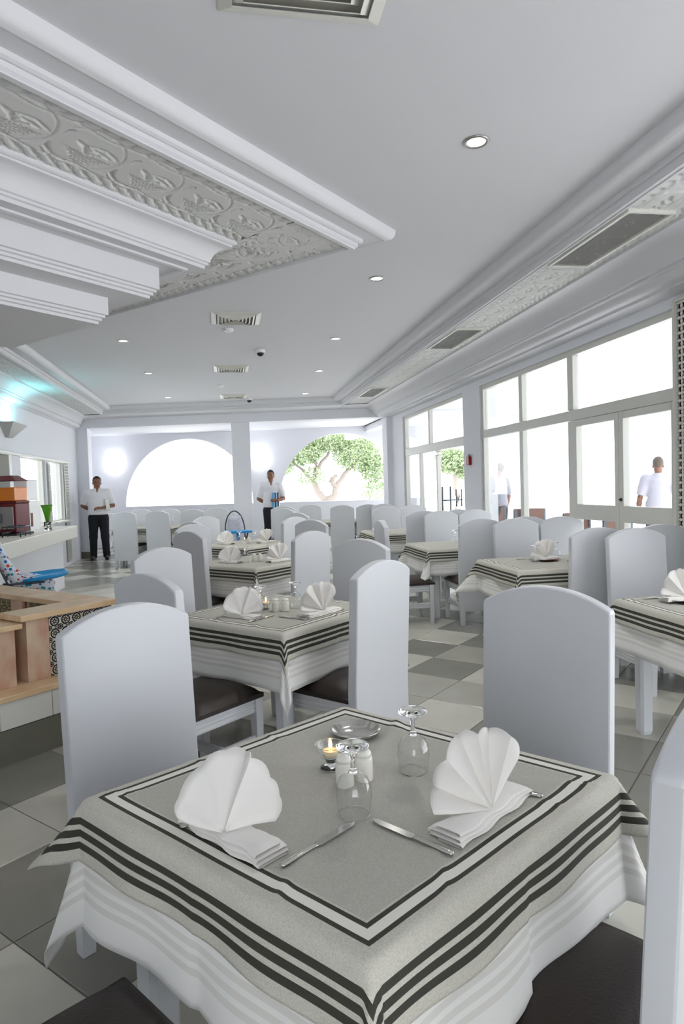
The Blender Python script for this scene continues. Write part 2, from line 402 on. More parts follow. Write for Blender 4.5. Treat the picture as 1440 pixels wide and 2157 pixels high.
def relief(sv, tv, per, W):
    """carved height: sv along, tv across (metres); returns <=0"""
    Sg, Tg = np.meshgrid(sv, tv, indexing='ij'); cut = np.zeros_like(Sg)
    def c(mask, depth=1.0):
        nonlocal cut
        cut = np.maximum(cut, mask * depth)
    t = Tg / W
    for t0, t1, sl, ph in ((0.03, 0.17, 0.7, 0.0), (0.83, 0.98, -0.7, 0.4)):       # leaf borders
        a = np.mod(Sg / (per / 4) + (t - t0) / (t1 - t0) * sl + ph, 1.0); w = (t - t0) / (t1 - t0)
        c(((a > .12 + .25 * w) & (a < .52) & (t > t0) & (t < t0 + .55 * (t1 - t0))).astype(float))
        c(((a > .60) & (a < .86 - .3 * (1 - w)) & (t > t0 + .5 * (t1 - t0)) & (t < t1)).astype(float))
        c(((np.abs(a - .57 - .1 * np.sin(w * 6)) < .03) & (t > t0) & (t < t1)).astype(float), .7)
    x = np.mod(Sg, per) - per / 2; y = Tg - W * 0.5
    R = W * 0.30
    r = np.hypot(x + per * .10, y); th = np.arctan2(y, x + per * .10)
    c(((np.abs(r - R) < .010 * (1 + .6 * np.cos(th * 2))) & (np.cos(th - 2.5) > .15)).astype(float))
    c(((np.abs(r - R * 1.18) < .005)).astype(float), .4)
    for ex, ey, ea, la, lb in ((-.05, -.03, .5, .05, .012), (.0, -.05, -.3, .045, .011), (.05, -.02, .2, .05, .010), (-.02, .005, .9, .03, .010), (.03, .012, -.7, .028, .009), (.085, -.045, .45, .05, .008)):
        k = per / .34; xx = x - ex * k; yy = y - ey * W / .5
        p = xx * math.cos(ea) + yy * math.sin(ea); q = -xx * math.sin(ea) + yy * math.cos(ea)
        c((((p / (la * k)) ** 2 + (q / (lb * k)) ** 2) < 1).astype(float), .9)
    lx = np.mod(x + y * .5, .021) - .0105; ly = np.mod(y, .019) - .0095         # pierced lattice
    tri = (y > W * .05) & (y < W * .26) & (np.abs(x - per * .02) < per * .34 - (y - W * .05) * .9)
    c((tri & (np.hypot(lx, ly) < .0062)).astype(float))
    c(((np.abs(y - W * .30 + .012 * np.cos(x / per * 2 * PI)) < .005)).astype(float), .8)
    c(((np.abs(y + W * .31 - .010 * np.cos(x / per * 2 * PI)) < .004)).astype(float), .6)
    sm = cut.copy()
    sm[1:-1, 1:-1] = (cut[1:-1, 1:-1] * 4 + cut[:-2, 1:-1] + cut[2:, 1:-1] + cut[1:-1, :-2] + cut[1:-1, 2:]) / 8
    return -0.013 * sm
def carved(name, n_s, s0, s1, W, per, fn, n_t):
    sv = np.linspace(s0, s1, n_s); tv = np.linspace(0, W, n_t); H = relief(sv, tv, per, W)
    b = MB(); P = []
    Sg, Tg = np.meshgrid(sv, tv, indexing='ij')
    co = np.stack(fn(Sg.ravel(), Tg.ravel(), H.ravel()), -1)
    idx = np.arange(n_s * n_t).reshape(n_s, n_t)
    q = np.stack([idx[:-1, :-1], idx[1:, :-1], idx[1:, 1:], idx[:-1, 1:]], -1).reshape(-1, 4)
    me = bpy.data.meshes.new(name); me.vertices.add(len(co)); me.vertices.foreach_set('co', co.astype(np.float32).ravel())
    me.loops.add(q.size); me.loops.foreach_set('vertex_index', q.astype(np.int32).ravel())
    me.polygons.add(len(q)); me.polygons.foreach_set('loop_start', np.arange(0, q.size, 4, dtype=np.int32))
    me.update(calc_edges=True); me.validate(); me.materials.append(m_plaster)
    return obj(name, me, ceiling)

# right tray: carved band with slot grilles, big cove and cornice along the window wall
XC0, XC1 = XT + 0.245, XT + 0.245 + 0.455
yk = lambda x: yback(x) + 0.02
carved('carved_band', 1250, 0.6, 13.75, XC1 - XC0, 0.34, lambda s, t, h: (XC0 + t, s, 3.072 - h), 40)
obj('carved_band_edge', MB().box(XC0 - .01, XC0 + .004, 0.6, 13.8, 3.055, 3.09).mesh('carved_band_edge', m_ceil), ceiling)
cove = [(XC1, 3.085), (XC1, 3.058)] + arc(XC1, 3.058, 3.17, 2.955, 0.045) + [(3.17, 2.955), (3.17, 2.943), (3.20, 2.938), (3.20, 2.925), (3.235, 2.920)] + arc(3.235, 2.92, 3.33, 2.875, -0.018) + [(3.33, 2.875), (3.365, 2.870), (3.365, 2.855), (3.56, 2.855)]
b = MB(); b.grid([[(x, YF, z) for x, z in cove], [(x, yk(x), z) for x, z in cove]])
obj('trim_3', b.mesh('trim_3', m_ceil, auto=0.5), kind='structure')
# left tray (mirrored, narrower)
LC0, LC1 = XTL - 0.245, XTL - 0.245 - 0.35
carved('carved_band', 560, 7.3, 15.2, 0.35, 0.30, lambda s, t, h: (LC0 - t, s, 3.072 - h), 34)
covl = [(LC1, 3.085), (LC1, 3.058), (LC1 - .015, 3.05)] + arc(LC1 - .015, 3.05, -3.00, 2.955, -0.03) + [(-3.00, 2.955), (-3.00, 2.943), (-3.03, 2.938), (-3.03, 2.915)] + arc(-3.03, 2.915, -3.09, 2.87, 0.012) + [(-3.09, 2.87), (-3.11, 2.86), (-3.11, 2.845), (-3.2, 2.845)]
b = MB(); b.grid([[(x, 6.0, z) for x, z in covl], [(x, yk(x), z) for x, z in covl]])
obj('trim_4', b.mesh('trim_4', m_ceil, auto=0.5), kind='structure')

# diagonal coffer: same steps, then an inverted stepped pyramid of beams
U1, V0, U0, V1 = 4.03, 2.28, -2.2, 6.15
rect = [(U0, V0), (U1, V0), (U1, V1), (U0, V1)]
def uvmap(P): return [[UV(*p) for p in row] for row in P]
CF = 0.77
b = MB(); b.grid(uvmap(sweep(rect, roll + steps + [(0.235, 3.060), (0.235, 3.095)], closed=True)))
obj('trim_5', b.mesh('trim_5', m_ceil, auto=0.5), kind='structure')
W5 = CF - 0.225
carved('carved_panel', 620, 0.85, U1 - 0.24, W5, 0.36, lambda s, t, h: UV(s, V0 + 0.235 + t, 3.082 - h), 92)
carved('carved_panel', 520, V0 + 0.24, V1 - 0.24, W5, 0.36, lambda s, t, h: UV(U1 - 0.237 - t, s, 3.0815 - h), 92)
beam1 = [(CF, 3.10), (CF, 3.066), (CF + .012, 3.058), (CF + .022, 3.058), (CF + .022, 3.046)] + arc(CF + .022, 3.046, CF + .125, 2.955, 0.022) + \
        [(CF + .125, 2.955), (CF + .125, 2.942), (CF + .138, 2.938), (CF + .138, 2.925), (CF + .152, 2.921), (CF + .152, 2.900)]
beam2 = [(1.13, 2.900), (1.13, 2.760), (1.145, 2.756), (1.145, 2.742), (1.160, 2.738), (1.160, 2.722), (1.175, 2.718), (1.175, 2.700)]
beam3 = [(1.36, 2.700), (1.36, 2.590), (1.375, 2.586), (1.375, 2.572), (1.390, 2.568), (1.390, 2.552), (1.405, 2.548), (1.405, 2.530), (1.93, 2.530)]
soff = [(1.000, 2.900), (1.000, 2.888), (1.020, 2.884), (1.020, 2.900)]
b = MB(); b.grid(uvmap(sweep(rect, beam1 + soff + beam2 + beam3, closed=True)))
obj('beam', b.mesh('beam', m_ceil, auto=0.4), ceiling)

# ------------------------------------------------------------------ walls
ZH = 2.77
w = MB()
w.box(XR, XR + .25, YF, 19, ZH, ZC)                               # head over the windows
w.box(XR, XR + .25, 8.70, 9.34, 0, ZH); w.box(XR, XR + .25, 12.66, 13.6, 0, ZH)
w.box(XR, XR + .25, 3.45, 4.62, 0, ZH); w.box(XR, XR + .25, YF, -1.2, 0, ZH)
wall_right = obj('wall_right', w.mesh('wall_right', m_wall), kind='structure')
w = MB()
w.box(XL - .2, XL, YF, 15.6, 2.10, ZC); w.box(XL - .2, XL, YF, 4.0, 0, 2.1); w.box(XL - .2, XL, 4.0, 15.6, 0, 0.9)
w.box(XL - .2, XL, 10.55, 11.15, 0.9, 2.1); w.box(XL - .2, XL, 12.62, 12.82, 0.9, 2.1); w.box(XL - .2, XL, 13.9, 15.6, 0.9, 2.1)
wall_left = obj('wall_left', w.mesh('wall_left', m_wall), kind='structure')
w = MB().box(XL - .2, -1.3, YF - .25, YF, 0, ZC).box(1.2, XR + .25, YF - .25, YF, 0, ZC).box(-1.3, 1.2, YF - .25, YF, 2.3, ZC)
obj('wall_front', w.mesh('wall_front', m_wall), kind='structure')
b = MB().box(XL, XL + .07, 4.0, 14.3, 2.06, 2.10)
obj('trim_6', b.mesh('trim_6', m_frame, bevel=.006), kind='structure')
b = MB().box(XL - .9, XL - .86, 3.6, 10.9, 0, 2.6).box(XL - .86, XL - .2, 3.6, 10.9, 2.4, 2.5).box(XL - .86, XL - .2, 10.86, 10.9, 0, 2.4)
obj('wall_kitchen', b.mesh('wall_kitchen', m_kitchen), kind='structure')
# back colonnade: header beam and square pillars
w = MB(); D = 0.40
def bx(x0, x1, z0, z1, d0=0.0, d1=D, fy=yback):
    w.hexa([(x0, fy(x0) + d0, z0), (x1, fy(x1) + d0, z0), (x1, fy(x1) + d1, z0), (x0, fy(x0) + d1, z0)], [(x0, fy(x0) + d0, z1), (x1, fy(x1) + d0, z1), (x1, fy(x1) + d1, z1), (x0, fy(x0) + d1, z1)])
bx(-3.35, 3.8, 2.87, ZC); bx(-3.28, -2.90, 0, 2.87); bx(0.215, 0.60, 0, 2.87); bx(3.44, 3.8, 0, 2.87)
wall_back = obj('wall_back', w.mesh('wall_back', m_wall, bevel=.01), kind='structure')
w = MB()
bx(-3.295, -2.885, 0, 0.15, -.012, D + .012); bx(0.20, 0.615, 0, 0.15, -.012, D + .012); bx(3.425, 3.55, 0, .15, -.012, D)
obj('baseboard_back', w.mesh('baseboard_back', m_skirt), kind='structure')
# veranda: outer wall with two arches, ceiling, end walls
w = MB(); NW = 40
def arch_wall(x0, x1, holes, zs, top, th):
    xs = sorted({x0, x1} | {c + r * math.cos(PI * k / NW) for c, r, h in holes for k in range(NW + 1)})
    for a, b_ in zip(xs[:-1], xs[1:]):
        hole = next(((c, r, h) for c, r, h in holes if c - r - 1e-6 <= a and b_ <= c + r + 1e-6), None)
        def blk(za0, zb0, za1, zb1):
            fa, fb = yout(a), yout(b_)
            w.hexa([(a, fa, za0), (b_, fb, zb0), (b_, fb + th, zb0), (a, fa + th, za0)], [(a, fa, za1), (b_, fb, zb1), (b_, fb + th, zb1), (a, fa + th, za1)])
        if hole is None: blk(0, 0, top, top)
        else:
            c, r, h = hole; e = lambda x: zs + h * math.sqrt(max(0, 1 - ((x - c) / r) ** 2))
            blk(0, 0, zs, zs); blk(e(a), e(b_), top, top)
arch_wall(-4.2, 5.15, [(-0.88, 1.62, 1.70), (2.96, 1.56, 1.70)], 1.06, 3.1, 0.3)
wall_rear = obj('wall_rear', w.mesh('wall_rear', m_wall), kind='structure')
w = MB(); bx(-4.2, 3.9, 2.91, 3.1, 0.02, 2.7); bx(3.5, 7.5, 2.91, 3.1, -.3, 2.7)
obj('ceiling_veranda', w.mesh('ceiling_veranda', m_wall), kind='structure')
w = MB().box(-3.75, -3.55, 15.2, 18.3, 0, 3.0)
obj('wall_veranda_left', w.mesh('wall_veranda_left', m_wall), kind='structure')

# ------------------------------------------------------------------ windows of the right wall
FX0, FX1 = XR + .03, XR + .10
def bar(y0, y1, z0, z1, x0=FX0, x1=FX1): return MB().box(x0, x1, y0, y1, z0, z1).mesh('bar', m_frame, bevel=.006)
def pane(par, y0, y1, z0, z1, x=XR + .065):
    obj('pane', MB().box(x, x + .006, y0, y1, z0, z1).mesh('pane', m_pane), par)
def frame_rect(name, par, y0, y1, z0, z1, t, x0=FX0, x1=FX1):
    b = MB().box(x0, x1, y0, y0 + t, z0, z1).box(x0, x1, y1 - t, y1, z0, z1).box(x0, x1, y0 + t, y1 - t, z1 - t, z1).box(x0, x1, y0 + t, y1 - t, z0, z0 + t)
    return obj(name, b.mesh(name, m_frame, bevel=.005), par)
wn = thing('window_1', 'tall white framed window bay with an open sliding door', 'window'); wn['kind'] = 'structure'
frame_rect('frame', wn, 9.34, 12.66, 0, 2.77, .06)
obj('transom', bar(9.40, 12.60, 1.99, 2.13, FX0 - .006, FX1 + .006), wn)
obj('mullion', bar(11.05, 11.12, 2.13, 2.71), wn)
for y in (11.66, 10.68): obj('mullion', bar(y, y + .06, .06, 1.985), wn)
for a in ((9.40, 11.05, 2.13, 2.71), (11.12, 12.60, 2.13, 2.71), (11.72, 12.60, .06, 1.99), (10.74, 11.66, .06, 1.99)): pane(wn, *a)
obj('door_closer', MB().box(XR - .03, XR + .03, 10.45, 10.72, 1.90, 1.96).mesh('door_closer', m_brushed, bevel=.008), wn)
wn = thing('window_2', 'white framed glazed bay beside the double terrace door', 'window'); wn['kind'] = 'structure'
frame_rect('frame', wn, 4.62, 8.70, 0, 2.77, .06)
obj('transom', bar(4.68, 8.64, 2.045, 2.15, FX0 - .006, FX1 + .006), wn)
for y0, y1 in ((6.27, 6.38), (7.44, 7.53)):
    obj('mullion', bar(y0, y1, .06, 2.04), wn); obj('mullion', bar(y0, y1, 2.155, 2.71), wn)
for a in ((4.68, 6.27, 2.15, 2.71), (6.38, 7.44, 2.15, 2.71), (7.53, 8.64, 2.15, 2.71), (6.38, 7.44, .06, 2.045), (7.53, 8.64, .06, 2.045)): pane(wn, *a)
dr = thing('door_1', 'white double terrace door with tall glass panels and solid middle rail', 'door'); dr['kind'] = 'structure'
for y0, y1, hy in ((4.69, 5.47, 5.43), (5.475, 6.265, 5.51)):
    lf = frame_rect('door_leaf', dr, y0, y1, 0.02, 2.04, .065, FX0 - .01, FX1 - .01)
    obj('rail', MB().box(FX0 - .01, FX1 - .01, y0 + .06, y1 - .06, 1.03, 1.18).mesh('rail', m_frame, bevel=.004), lf)
    pane(lf, y0 + .06, y1 - .06, 1.18, 1.98); pane(lf, y0 + .06, y1 - .06, .085, 1.03)
obj('door_lock', MB().lathe([(0, 0), (.016, 0), (.016, .006), (.008, .010), (.008, .022), (0, .023)], 14).mesh('door_lock', m_black, smooth=True), dr, (XR + .02, 5.44, 1.24), (0, -PI / 2, 0))
# carved lattice screens (white wood with x-shaped openings)
def lattice(name, wdt, hgt, pitch=0.058):
    b = MB(); nb = int(round(wdt / pitch)); nh = int(round(hgt / pitch)); t = .006
    for k in range(nb + 1): b.box(-.005, .005, k * pitch - t, k * pitch + t, 0, nh * pitch)
    for k in range(nh + 1): b.box(-.005, .005, 0, nb * pitch, k * pitch - t, k * pitch + t)
    for i in range(nb + 1):
        for j in range(nh + 1):
            for dy, dz in ((.5, 0), (0, .5)):
                y, z = (i + dy) * pitch, (j + dz) * pitch
                if y <= nb * pitch and z <= nh * pitch:
                    b.prism([(.019, 0), (.0135, .0135), (0, .019), (-.0135, .0135), (-.019, 0), (-.0135, -.0135), (0, -.019), (.0135, -.0135)], lambda p, q, y=y, z=z: (q, y + p[0] * .70, z + p[1] * .70), -.004, .004)
    return b.mesh(name, m_frame)
ls = thing('lattice_screen', 'white carved lattice screen with dark cross openings beside the terrace door', 'screen', (XR - .03, 4.61, 0.75), PI, group='carved lattice screens')
o = obj('lattice', lattice('lattice', .93, 2.03), ls, kind='stuff')
obj('backing', MB().box(-.028, -.022, -.02, .95, -.03, 2.06).mesh('backing', m_holeshade), ls)  # near-black sheet added so the openings look dark
obj('frame', MB().box(-.03, .02, -.03, 0, -.03, 2.07).box(-.03, .02, .93, .96, -.03, 2.07).box(-.03, .02, 0, .93, 2.04, 2.07).box(-.03, .02, 0, .93, -.03, 0).mesh('frame', m_frame, bevel=.004), ls)
for y, z0, hh, ww, lb in ((12.70, .95, 1.05, .12, 'slim white lattice strip between the bright panels behind the counter'), (13.92, .1, 1.92, .29, 'white lattice pilaster beside the end of the serving counter')):
    l2 = thing('lattice_screen', lb, 'screen', (XL + .03, y, z0), 0, group='carved lattice screens')
    obj('lattice', lattice('lattice', ww, hh), l2, kind='stuff')
    obj('backing', MB().box(-.03, -.022, -.02, ww + .02, -.03, hh + .03).mesh('backing', m_grille), l2)
# bright glazed panels of the left wall
for k, (y0, y1, lb) in enumerate(((11.15, 12.62, 'bright glazed panel behind the counter beside the hatch'), (12.82, 13.90, 'bright glazed panel between the two lattice strips'))):
    wl = thing('window_%d' % (k + 3), lb, 'window'); wl['kind'] = 'structure'
    frame_rect('frame', wl, y0, y1, .9, 2.1, .05, XL - .12, XL - .04)
    pane(wl, y0 + .05, y1 - .05, .95, 2.05, XL - .08)
    obj('sill', MB().box(XL - .2, XL + .12, y0, y1, .895, .93).mesh('sill', m_frame, bevel=.005), wl)
hp = thing('window_5', 'serving hatch opening with a white post behind the drinks dispenser', 'window'); hp['kind'] = 'structure'
obj('frame', MB().box(XL - .2, XL + .04, 10.45, 10.58, .9, 2.1).box(XL - .2, XL + .05, 4.0, 10.5, 2.05, 2.1).mesh('frame', m_frame, bevel=.008), hp)

# ------------------------------------------------------------------ outside
b = MB().box(-60, 60, -60, 90, -0.30, -0.20); b.box(3.8, 60, -60, 90, -.2, -0.06)
obj('ground', b.mesh('ground', m_pave), kind='structure')
b = MB().box(3.8, 7.3, -6, 15.6, 2.95, 3.2)
obj('roof_terrace', b.mesh('roof_terrace', m_wall), kind='structure')
b = MB().box(6.5, 6.85, 13.75, 14.1, -.06, 2.95); b.box(6.9, 7.25, -4, -3.6, -.06, 2.95)
obj('column_terrace', b.mesh('column_terrace', m_wall), kind='structure')
# ------------------------------------------------------------------ dining chair (origin under the backrest, faces local +x)
def rake(x, z): return x - max(0.0, z - .45) * 0.052
def chair_proto():
    t = thing('dining_chair', '', 'chair', group='white high-backed dining chairs')
    W2 = .23; n = 18; out = [(-W2, .14), (W2, .14), (W2, .45)]
    for k in range(4): out.append((W2, .45 + (1.0 - .45) * (k + 1) / 4))
    for k in range(n + 1):
        a = W2 - 2 * W2 * k / n; c = .006; rr = (W2 * W2 + .065 ** 2) / (2 * .065)
        out.append((a * .992, 1.01 + math.sqrt(rr * rr - a * a) - (rr - .065)))
    for k in range(5): out.append((-W2, 1.0 - (1.0 - .45) * k / 4))
    b = MB().prism(out, lambda p, q: (rake(q, p[1]), p[0], p[1]), -.026, .026)
    obj('backrest', b.mesh('backrest', m_chair, bevel=.011, seg=3, auto=.6), t)
    # cushion
    b = MB(); N = 14; P = []
    for i in range(N + 1):
        row = []
        for j in range(N + 1):
            u, v = -1 + 2 * i / N, -1 + 2 * j / N
            e = (1 - abs(u) ** 5) * (1 - abs(v) ** 5); h = .030 * e ** .4 + .022 * max(0, (1 - u * u) * (1 - v * v)) ** .6
            row.append((.252 + .222 * u, .226 * v * (1 - .03 * (u + 1) / 2), .425 + h))
        P.append(row)
    b.grid(P); b.box(.032, .472, -.222, .222, .405, .4255)
    obj('seat', b.mesh('seat', m_seat, auto=.9), t)
    def flute(w0, w1, h0, h1):      # moulded rail section (across, height) with three grooves
        pr = [(w1, h1), (w0, h1), (w0, h0), (w1, h0)]; m = 3; d = (h1 - h0) / m
        for k in range(m): pr += [(w1, h0 + d * k + d * .12), (w1 + .006, h0 + d * k + d * .3), (w1 + .006, h0 + d * k + d * .7), (w1, h0 + d * k + d * .88)]
        return pr
    side = flute(.012, .022, .335, .408); low = flute(.010, .020, .165, .222)
    for s in (-1, 1):
        obj('seat_rail', MB().prism(side, lambda p, q: (q, s * (.188 + p[0]), p[1]), .026, .42).mesh('seat_rail', m_chair), t)
        obj('stretcher', MB().prism(low, lambda p, q: (q, s * (.19 + p[0]), p[1]), .026, .42).mesh('stretcher', m_chair), t)
        l = MB().hexa([(.418, s * .205 - .019, 0), (.456, s * .205 - .019, 0), (.456, s * .205 + .019, 0), (.418, s * .205 + .019, 0)],
                      [(.412, s * .203 - .025, .405), (.462, s * .203 - .025, .405), (.462, s * .203 + .025, .405), (.412, s * .203 + .025, .405)])
        obj('leg', l.mesh('leg', m_chair, bevel=.004), t)
        r = MB().hexa([(-.022, s * .2 - .022, 0), (.022, s * .2 - .022, 0), (.022, s * .2 + .022, 0), (-.022, s * .2 + .022, 0)],
                      [(-.0255, s * .2 - .025, .15), (.0255, s * .2 - .025, .15), (.0255, s * .2 + .025, .15), (-.0255, s * .2 + .025, .15)])
        obj('leg', r.mesh('leg', m_chair, bevel=.004), t)
    obj('seat_rail', MB().prism(side, lambda p, q: (.425 + p[0], q, p[1]), -.18, .18).mesh('seat_rail', m_chair), t)
    obj('stretcher', MB().box(.20, .235, -.20, .20, .175, .215).mesh('stretcher', m_chair, bevel=.004), t)
    return t
chair0 = chair_proto(); chair_used = [False]
def chair(x, y, deg, label):
    a = math.radians(deg)
    if not chair_used[0]:
        chair_used[0] = True; chair0.location = (x, y, 0); chair0.rotation_euler = (0, 0, a); chair0['label'] = label; return chair0
    return dup(chair0, (x, y, 0), a, label)
for c in [
    (-.32, 2.25, 307, 'white high-backed chair on the planter side of the front table, facing the lit candle'),
    (1.07, 2.10, 219, 'large white chair across the front table, its plain front facing the camera'),
    (.785, 1.0, 127, 'chair cut off by the picture edge, its dark brown seat under the front table'),
    (-.49, .95, 37, 'chair at the near corner of the front table, only its dark seat corner showing'),
    (-.34, 3.12, 42, 'grey topped white chair beside the planter, half hidden by a front table chair'),
    (-.40, 4.45, 312, 'bright white chair at the far planter side of the second table'),
    (.73, 3.16, 132, 'bright white chair at the aisle side of the second table, back towards the camera'),
    (.90, 4.42, 222, 'shaded grey white chair facing the second table, partly behind the bright aisle chair'),
    (-.30, 6.12, 38, 'shaded narrow white chair beside the third table with a bright lit edge'),
    (-.33, 7.30, 312, 'bright chair peeking over the narrow shaded one at the third table'),
    (.69, 5.48, 132, 'bright white chair at the aisle side of the third table, back towards the camera'),
    (.93, 7.25, 222, 'shaded white chair at the far aisle side of the third table'),
    (-.36, 7.95, 42, 'small shaded chair top at the planter side of the fourth table'),
    (-.24, 9.35, 312, 'bright white chair next to the small high chair with a round hoop'),
    (.84, 8.20, 132, 'bright white chair at the aisle side of the fourth table'),
    (1.00, 9.35, 222, 'shaded white chair at the far aisle side of the fourth table'),
    (2.93, 4.27, 270, 'bright white chair facing the camera at the window table cut by the picture edge'),
    (2.76, 4.53, 90, 'white chair back to back behind the bright one, turned to the dark plate table'),
    (3.29, 4.55, 90, 'grey white chair against the terrace door, top cut by the picture edge'),
    (2.52, 6.24, 90, 'white chair with legs showing in the aisle by the second window table'),
    (2.80, 5.98, 270, 'white chair at the far aisle corner of the window table with dark red plates'),
    (3.02, 6.27, 90, 'white chair top showing between two chairs before the glazed bay'),
    (3.28, 5.98, 270, 'white chair under the terrace door handle, far side of the dark red plate table'),
    (1.62, 6.62, 0, 'cream lit chair at the head of the second window table, seen edge on'),
    (2.62, 8.50, 90, 'white chair turned to the third window table, a slim strip showing beside its neighbour'),
    (2.80, 8.22, 270, 'white chair at the far side of the second window table behind its glass'),
    (3.12, 8.50, 90, 'slim white chair side before the fire alarm pillar'),
    (3.27, 8.22, 270, 'white chair before the fire alarm pillar, beyond the second window table'),
    (2.62, 10.45, 270, 'white chair beyond the third window table, by the pillar of the arcade arch'),
    (3.22, 10.95, 270, 'low showing chair top before the open sliding terrace door'),
    (2.95, 12.0, 262, 'far white chair before the end pillar of the colonnade'),
    (2.22, 12.35, 75, 'white chair on the waiter side of the pair under the olive tree'),
    (2.70, 12.22, 75, 'white chair on the window side of the pair under the olive tree'),
    (1.02, 11.5, 222, 'shaded white chair beside the waiter holding a striped menu'),
    (1.12, 12.9, 255, 'far shaded chair behind others near the waiter with the menu'),
    (1.75, 13.45, 255, 'pale chair at the far side of the back table under the olive tree arch'),
    (-1.86, 12.95, 75, 'white chair nearest the waiter with the towel, back towards the camera'),
    (-1.24, 12.80, 75, 'white chair next to the striped far table, second along from the towel waiter'),
    (-1.72, 14.2, 255, 'grey chair top behind the chair nearest the towel waiter'),
    (-1.14, 14.05, 255, 'grey chair top at the far table under the blank white arch'),
    (-.62, 13.0, 262, 'shaded chair with a lit edge under the blank white arch'),
    (-.16, 13.7, 262, 'shaded chair under the blank white arch beside the central pillar'),
]: chair(*c)

# ------------------------------------------------------------------ tables
TOPZ = .745
def table_proto(hx, hy, label):
    t = thing('dining_table', label, 'table', group='white wooden dining tables')
    obj('tabletop', MB().box(-hx, hx, -hy, hy, TOPZ - .03, TOPZ).mesh('tabletop', m_chair, bevel=.006), t)
    obj('apron', MB().box(-hx + .05, hx - .05, -hy + .05, -hy + .07, .63, .716).box(-hx + .05, hx - .05, hy - .07, hy - .05, .63, .716).box(-hx + .05, -hx + .07, -hy + .07, hy - .07, .63, .716).box(hx - .07, hx - .05, -hy + .07, hy - .07, .63, .716).mesh('apron', m_chair), t)
    for sx in (-1, 1):
        for sy in (-1, 1):
            cx, cy = sx * (hx - .085), sy * (hy - .085); h = .038; k = .013
            oc = [(h, h - k), (h - k, h), (k - h, h), (-h, h - k), (-h, k - h), (k - h, -h), (h - k, -h), (h, k - h)]
            b = MB(); n = 8
            b.add([(cx + x * .82, cy + y * .82, 0) for x, y in oc] + [(cx + x * .95, cy + y * .95, .02) for x, y in oc] + [(cx + x, cy + y, .716) for x, y in oc],
                  [tuple(range(8))[::-1], tuple(range(16, 24))] + [(i + r * 8, (i + 1) % 8 + r * 8, (i + 1) % 8 + 8 + r * 8, i + 8 + r * 8) for r in (0, 1) for i in range(8)])
            obj('leg', b.mesh('leg', m_chair), t)
    return t
def drape(hx, hy, drop, z0, n, corner, flare=.05, wave=.010, seed=1, gap=0.0, ridge=0.0):
    """cloth laid over a table top; corner = outward lean of the four corners (++, -+, --, +-)"""
    rnd = random.Random(seed); ph = [rnd.uniform(0, 6.28) for _ in range(8)]
    ex, ey = hx + drop, hy + drop; r0 = .014; P = []; U = []
    def axis(h, e):
        inner = [-h + 2 * h * k / (n // 2) for k in range(n // 2 + 1)]
        m = max(6, n // 5); o = [h + (e - h) * ((k + 1) / m) for k in range(m)]
        return [-x for x in o[::-1]] + inner + o
    rid = [(rnd.uniform(-.5, .5) * hx, rnd.uniform(0, PI), rnd.uniform(.6, 1.0)) for _ in range(5)]
    for a in axis(hx, ex):
        row = []; ur = []
        for b in axis(hy, ey):
            oa, ob = max(0, abs(a) - hx), max(0, abs(b) - hy); sa = 1 if a >= 0 else -1; sb = 1 if b >= 0 else -1
            ca, cb = max(-hx, min(hx, a)), max(-hy, min(hy, b)); r = math.hypot(oa, ob)
            if r < 1e-9:
                z = z0 + .0006 * math.sin(a * 23 + ph[0]) * math.sin(b * 19 + ph[1])
                for rx, ra, rk in rid:
                    d = (a - rx) * math.cos(ra) + b * math.sin(ra); z += ridge * rk * math.exp(-(d / .011) ** 2)
                row.append((ca, cb, z))
            else:
                t = math.atan2(ob, oa); s2 = math.sin(2 * t)
                ci = (0 if sa > 0 else 1) if sb > 0 else (3 if sa > 0 else 2)
                k = flare + corner[ci] * s2 ** 1.3
                e_ = r0 * 1.5708
                if r < e_: q = r / r0; ho, dz = r0 * math.sin(q), r0 * (1 - math.cos(q))
                else:
                    q = r - e_; ho = r0 + k * q; dz = r0 + q * math.sqrt(max(.05, 1 - k * k))
                    ho += (k * .25) * q * (q / drop) * s2
                along = cb if oa >= ob else ca
                w = wave * (r / drop) ** 1.4 * (math.sin(along * 11 + ph[2 + (oa >= ob) + 2 * (sa > 0)]) + .6 * math.sin(along * 23 + ph[4 + (sb > 0)])) * (1 - s2)
                w += wave * 1.3 * (r / drop) ** 1.5 * math.sin(t * 8 + ph[ci]) * s2
                ho = max(ho + w + gap * min(1, r / .03), r0 * min(1, r / e_) * .8 + gap * min(1, r / .03))
                row.append((ca + sa * math.cos(t) * ho, cb + sb * math.sin(t) * ho, z0 - dz))
            ur.append((abs(a) - hx, abs(b) - hy))
        P.append(row); U.append(ur)
    return MB().grid(P, U)
def cloth(name, drp, mat, loc, rot, label, cat, thick):
    me = drp.mesh(name, mat, smooth=True, fix=False)
    o = obj(name, me, None, loc, rot)
    md = o.modifiers.new('thickness', 'SOLIDIFY'); md.thickness = thick; md.offset = 0
    return tag(o, label, cat, group='white tablecloths' if 'white' in name else 'striped linen overcloths')

